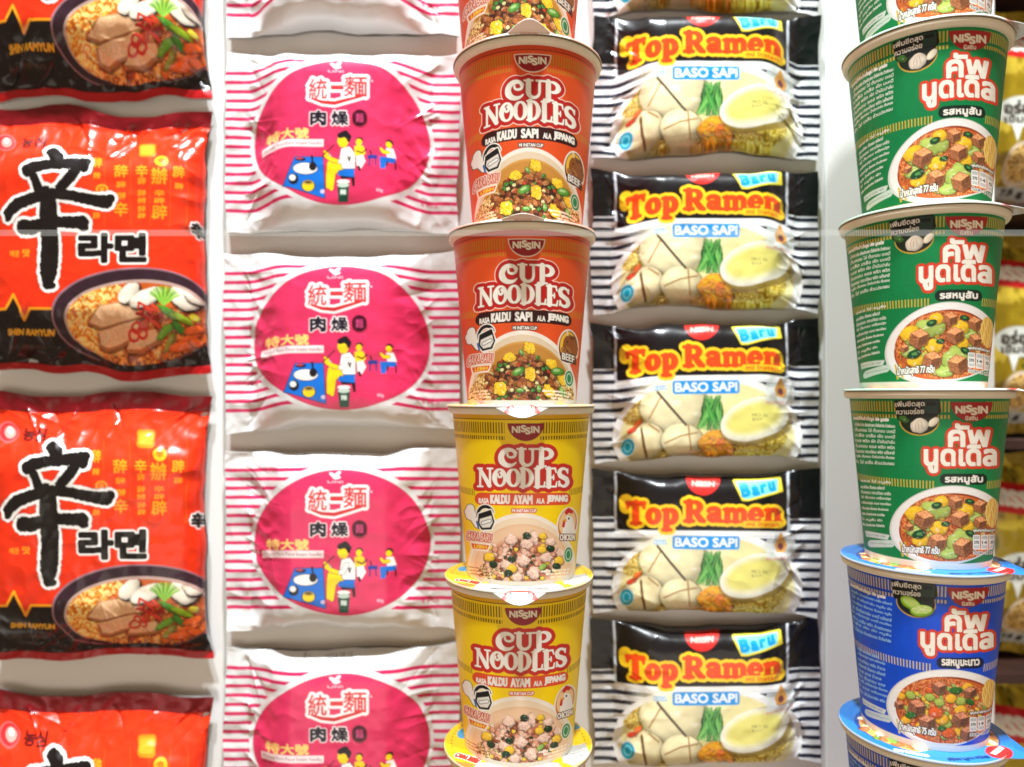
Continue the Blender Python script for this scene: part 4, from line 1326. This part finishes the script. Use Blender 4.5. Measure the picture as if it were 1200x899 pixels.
class PackKind:
    def __init__(s, art, w_px, h_px, T, axis, seal, ref, step, mat, part, seeds, pinch, amp, print_size=None, wave=1.0):
        w, h = w_px * PXM, h_px * PXM
        Wn, Hn = int(w_px / step) + 1, int(h_px / step) + 1
        s.variants = []
        pos0, UU, VV = pack_surface(w, h, T, axis, seal, Hn, Wn, None, pinch)
        if print_size:
            PX, PY = UU * print_size[0], VV * print_size[1]
            foot = print_size[0] / Wn
        else:
            PX, PY = project(pos0 + place(*ref))
            foot = step * 1.03
        cv = Canvas(PX, PY, foot, (220, 220, 220), part)
        cv.UU, cv.VV, cv.SEAL = UU, VV, seal
        art(cv)
        for sd in seeds:
            pos, _, _ = pack_surface(w, h, T, axis, seal, Hn, Wn, sd, pinch, amp, wave)
            smooth = pos.copy()
            smooth[..., 1] = pos0[..., 1]
            s.variants.append((grid_parts(pos, cv, mat), back_film(smooth, T)))
    def add(s, i, name, label, cat, loc, group, tilt=0.0):
        t = thing(name, label, cat, (loc[0], loc[1], loc[2] + ZC), group)
        t.rotation_euler = (0, radians(tilt), 0)
        parts, back = s.variants[i % len(s.variants)]
        for nm, me in parts:
            link(nm, me, t)
        link("back_film", back, t)
        return t

spicy = PackKind(pack_spicy, 260, 308, .021, 'v', (.062, .030), (119, 619), 0.80, M_FILM, 'wrapper', (11, 24, 33), .075, 1.35, wave=1.8)
G3 = "red packs hung in the left column"
for i, py, tl, lab in ((2, -42, .3, "red spicy noodle pack cut off by the top edge, only its bowl picture in view"),
                       (0, 284, .0, "upper whole red spicy noodle pack with a wide dark top seal"),
                       (1, 619, -.4, "lower whole red spicy noodle pack with a bright crease across its top"),
                       (1, 971, .2, "red spicy noodle pack cut off by the bottom edge below the others")):
    p = place(119, py)
    spicy.add(i, "noodle_pack", lab, "noodle pack", p, G3, tl)

pink = PackKind(pack_pink, 274, 214, .022, 'u', (.105, .115), (401, 632), 0.80, M_PINK, 'wrapper', (5, 17, 29, 38), .06, 0.80, wave=1.0)
G4 = "pink oval packs hung in the second column"
for i, py, tl, lab in ((2, -58, .0, "white striped pack cut off by the top edge, only its pink oval foot showing"),
                       (0, 174, .6, "white striped pack with pink oval, highest one seen whole"),
                       (1, 406, -.3, "white striped pack with pink oval, middle one of the three whole ones"),
                       (2, 637, .0, "white striped pack with pink oval, lowest one seen whole"),
                       (3, 868, -.2, "white striped pink oval pack cut off halfway by the bottom edge")):
    pink.add(i, "noodle_pack", lab, "noodle pack", place(401, py - 5), G4, tl)

broth = PackKind(pack_broth, 266, 170, .020, 'u', (.085, .085), (827, 635), 0.80, M_FILM, 'wrapper', (41, 53, 67, 79, 88), .085, 0.75, wave=1.2)
G5 = "black banner packs hung in the fourth column"
for i, py, tl, lab in ((1, -64, .0, "black and white striped meatball pack cut off by the top edge, only its foot showing"),
                       (0, 106, .2, "black banner meatball noodle pack, highest one seen whole, beside the wide rimmed red cup"),
                       (1, 284, .0, "black banner meatball noodle pack, second whole one down, beside the lowest red cup"),
                       (2, 461, -.8, "black banner meatball noodle pack, middle of the five whole ones, tilted slightly"),
                       (3, 637, .5, "black banner meatball noodle pack, beside the upper yellow cup"),
                       (4, 813, -.5, "lowest black banner meatball noodle pack, beside the second yellow cup")):
    broth.add(i, "noodle_pack", lab, "noodle pack", place(827, py - 2), G5, tl)

# ------------------------------------------------------------------ the white wall they hang on
Y_W = 0.5725
def wx(px, D=Y_W):
    return (px - CX) * D / F
wall = thing("display_wall", "white display wall of flush boards behind all the noodle columns", "wall", (0, Y_W, ZC))
for a, b in ((-330, 262.5), (264.5, 966), (968, 1166)):
    link("board", box_mesh("board", wx(a), wx(b), 0, .02, -.55, .55, M_WALL), wall)
for a, b in ((262.5, 264.5), (966, 968)):
    link("seam", box_mesh("seam", wx(a), wx(b), .0015, .018, -.55, .55, M_SEAM, 0), wall)

# ------------------------------------------------------------------ far shelves of gold packs on the right
D_F = 0.64
gold = PackKind(pack_gold, 170, 276, .024, 'v', (.06, .05), None, 1.6, M_FILM, 'wrapper', (71, 83), .05, 1.2, (100, 150))
unit = thing("shelf_unit", "dark brown shelf unit beyond the edge of the white wall", "shelf", (0, D_F, ZC))
def fx(px):
    return (px - CX) * D_F / F
def fz(py):
    return (CY - py) * D_F / F
link("back_panel", box_mesh("back_panel", fx(1100), fx(1420), .07, .085, -.6, .6, M_SHELF), unit)
for py in (-20, 248, 514, 776, 1040):
    link("shelf_board", box_mesh("shelf_board", fx(1100), fx(1420), -.03, .069, fz(py + 10), fz(py), M_SHELF), unit)
link("side_panel", box_mesh("side_panel", fx(1120), fx(1132), -.02, .0685, -.6, .6, M_SHELF), unit)
G6 = "gold packs on the far shelves"
for i, py, lab in ((0, 248, "gold noodle pack on the top shelf beyond the wall, beside the highest whole green cup"),
                   (1, 514, "gold noodle pack with red banner on the shelf behind the middle green cup"),
                   (0, 776, "gold noodle pack with red banner on the shelf beside the upper blue cup"),
                   (1, 1040, "gold noodle pack on the lowest shelf, in the bottom right corner")):
    hh = 276 * PXM
    gold.add(i, "noodle_pack", lab, "noodle pack", ((fx(1146 + 72 - (i * 4))), D_F + .015, fz(py) + hh / 2 + .002), G6, 0)

# ------------------------------------------------------------------ reflection on the glass, added as a thin see-through strip
def reflection_mat(name, fac):
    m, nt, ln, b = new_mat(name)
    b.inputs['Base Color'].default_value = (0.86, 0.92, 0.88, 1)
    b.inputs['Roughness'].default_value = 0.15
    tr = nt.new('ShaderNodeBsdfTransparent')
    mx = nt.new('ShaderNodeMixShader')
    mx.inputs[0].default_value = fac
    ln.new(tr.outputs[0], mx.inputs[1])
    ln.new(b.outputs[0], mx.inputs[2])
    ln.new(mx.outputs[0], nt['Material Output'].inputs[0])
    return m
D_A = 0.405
for py, hpx, fac, lab in ((273, 7, .085, "faint added reflection band across the front, crossing the lid of the lowest red cup"),):
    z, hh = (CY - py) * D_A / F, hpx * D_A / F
    o = link("reflection_band", box_mesh("reflection_band", -.34, .34, -.001, .001, -hh / 2, hh / 2, reflection_mat("faint_reflection", fac), .0004), None, (0, D_A, ZC + z))
    o['label'], o['category'] = lab, "reflection band"
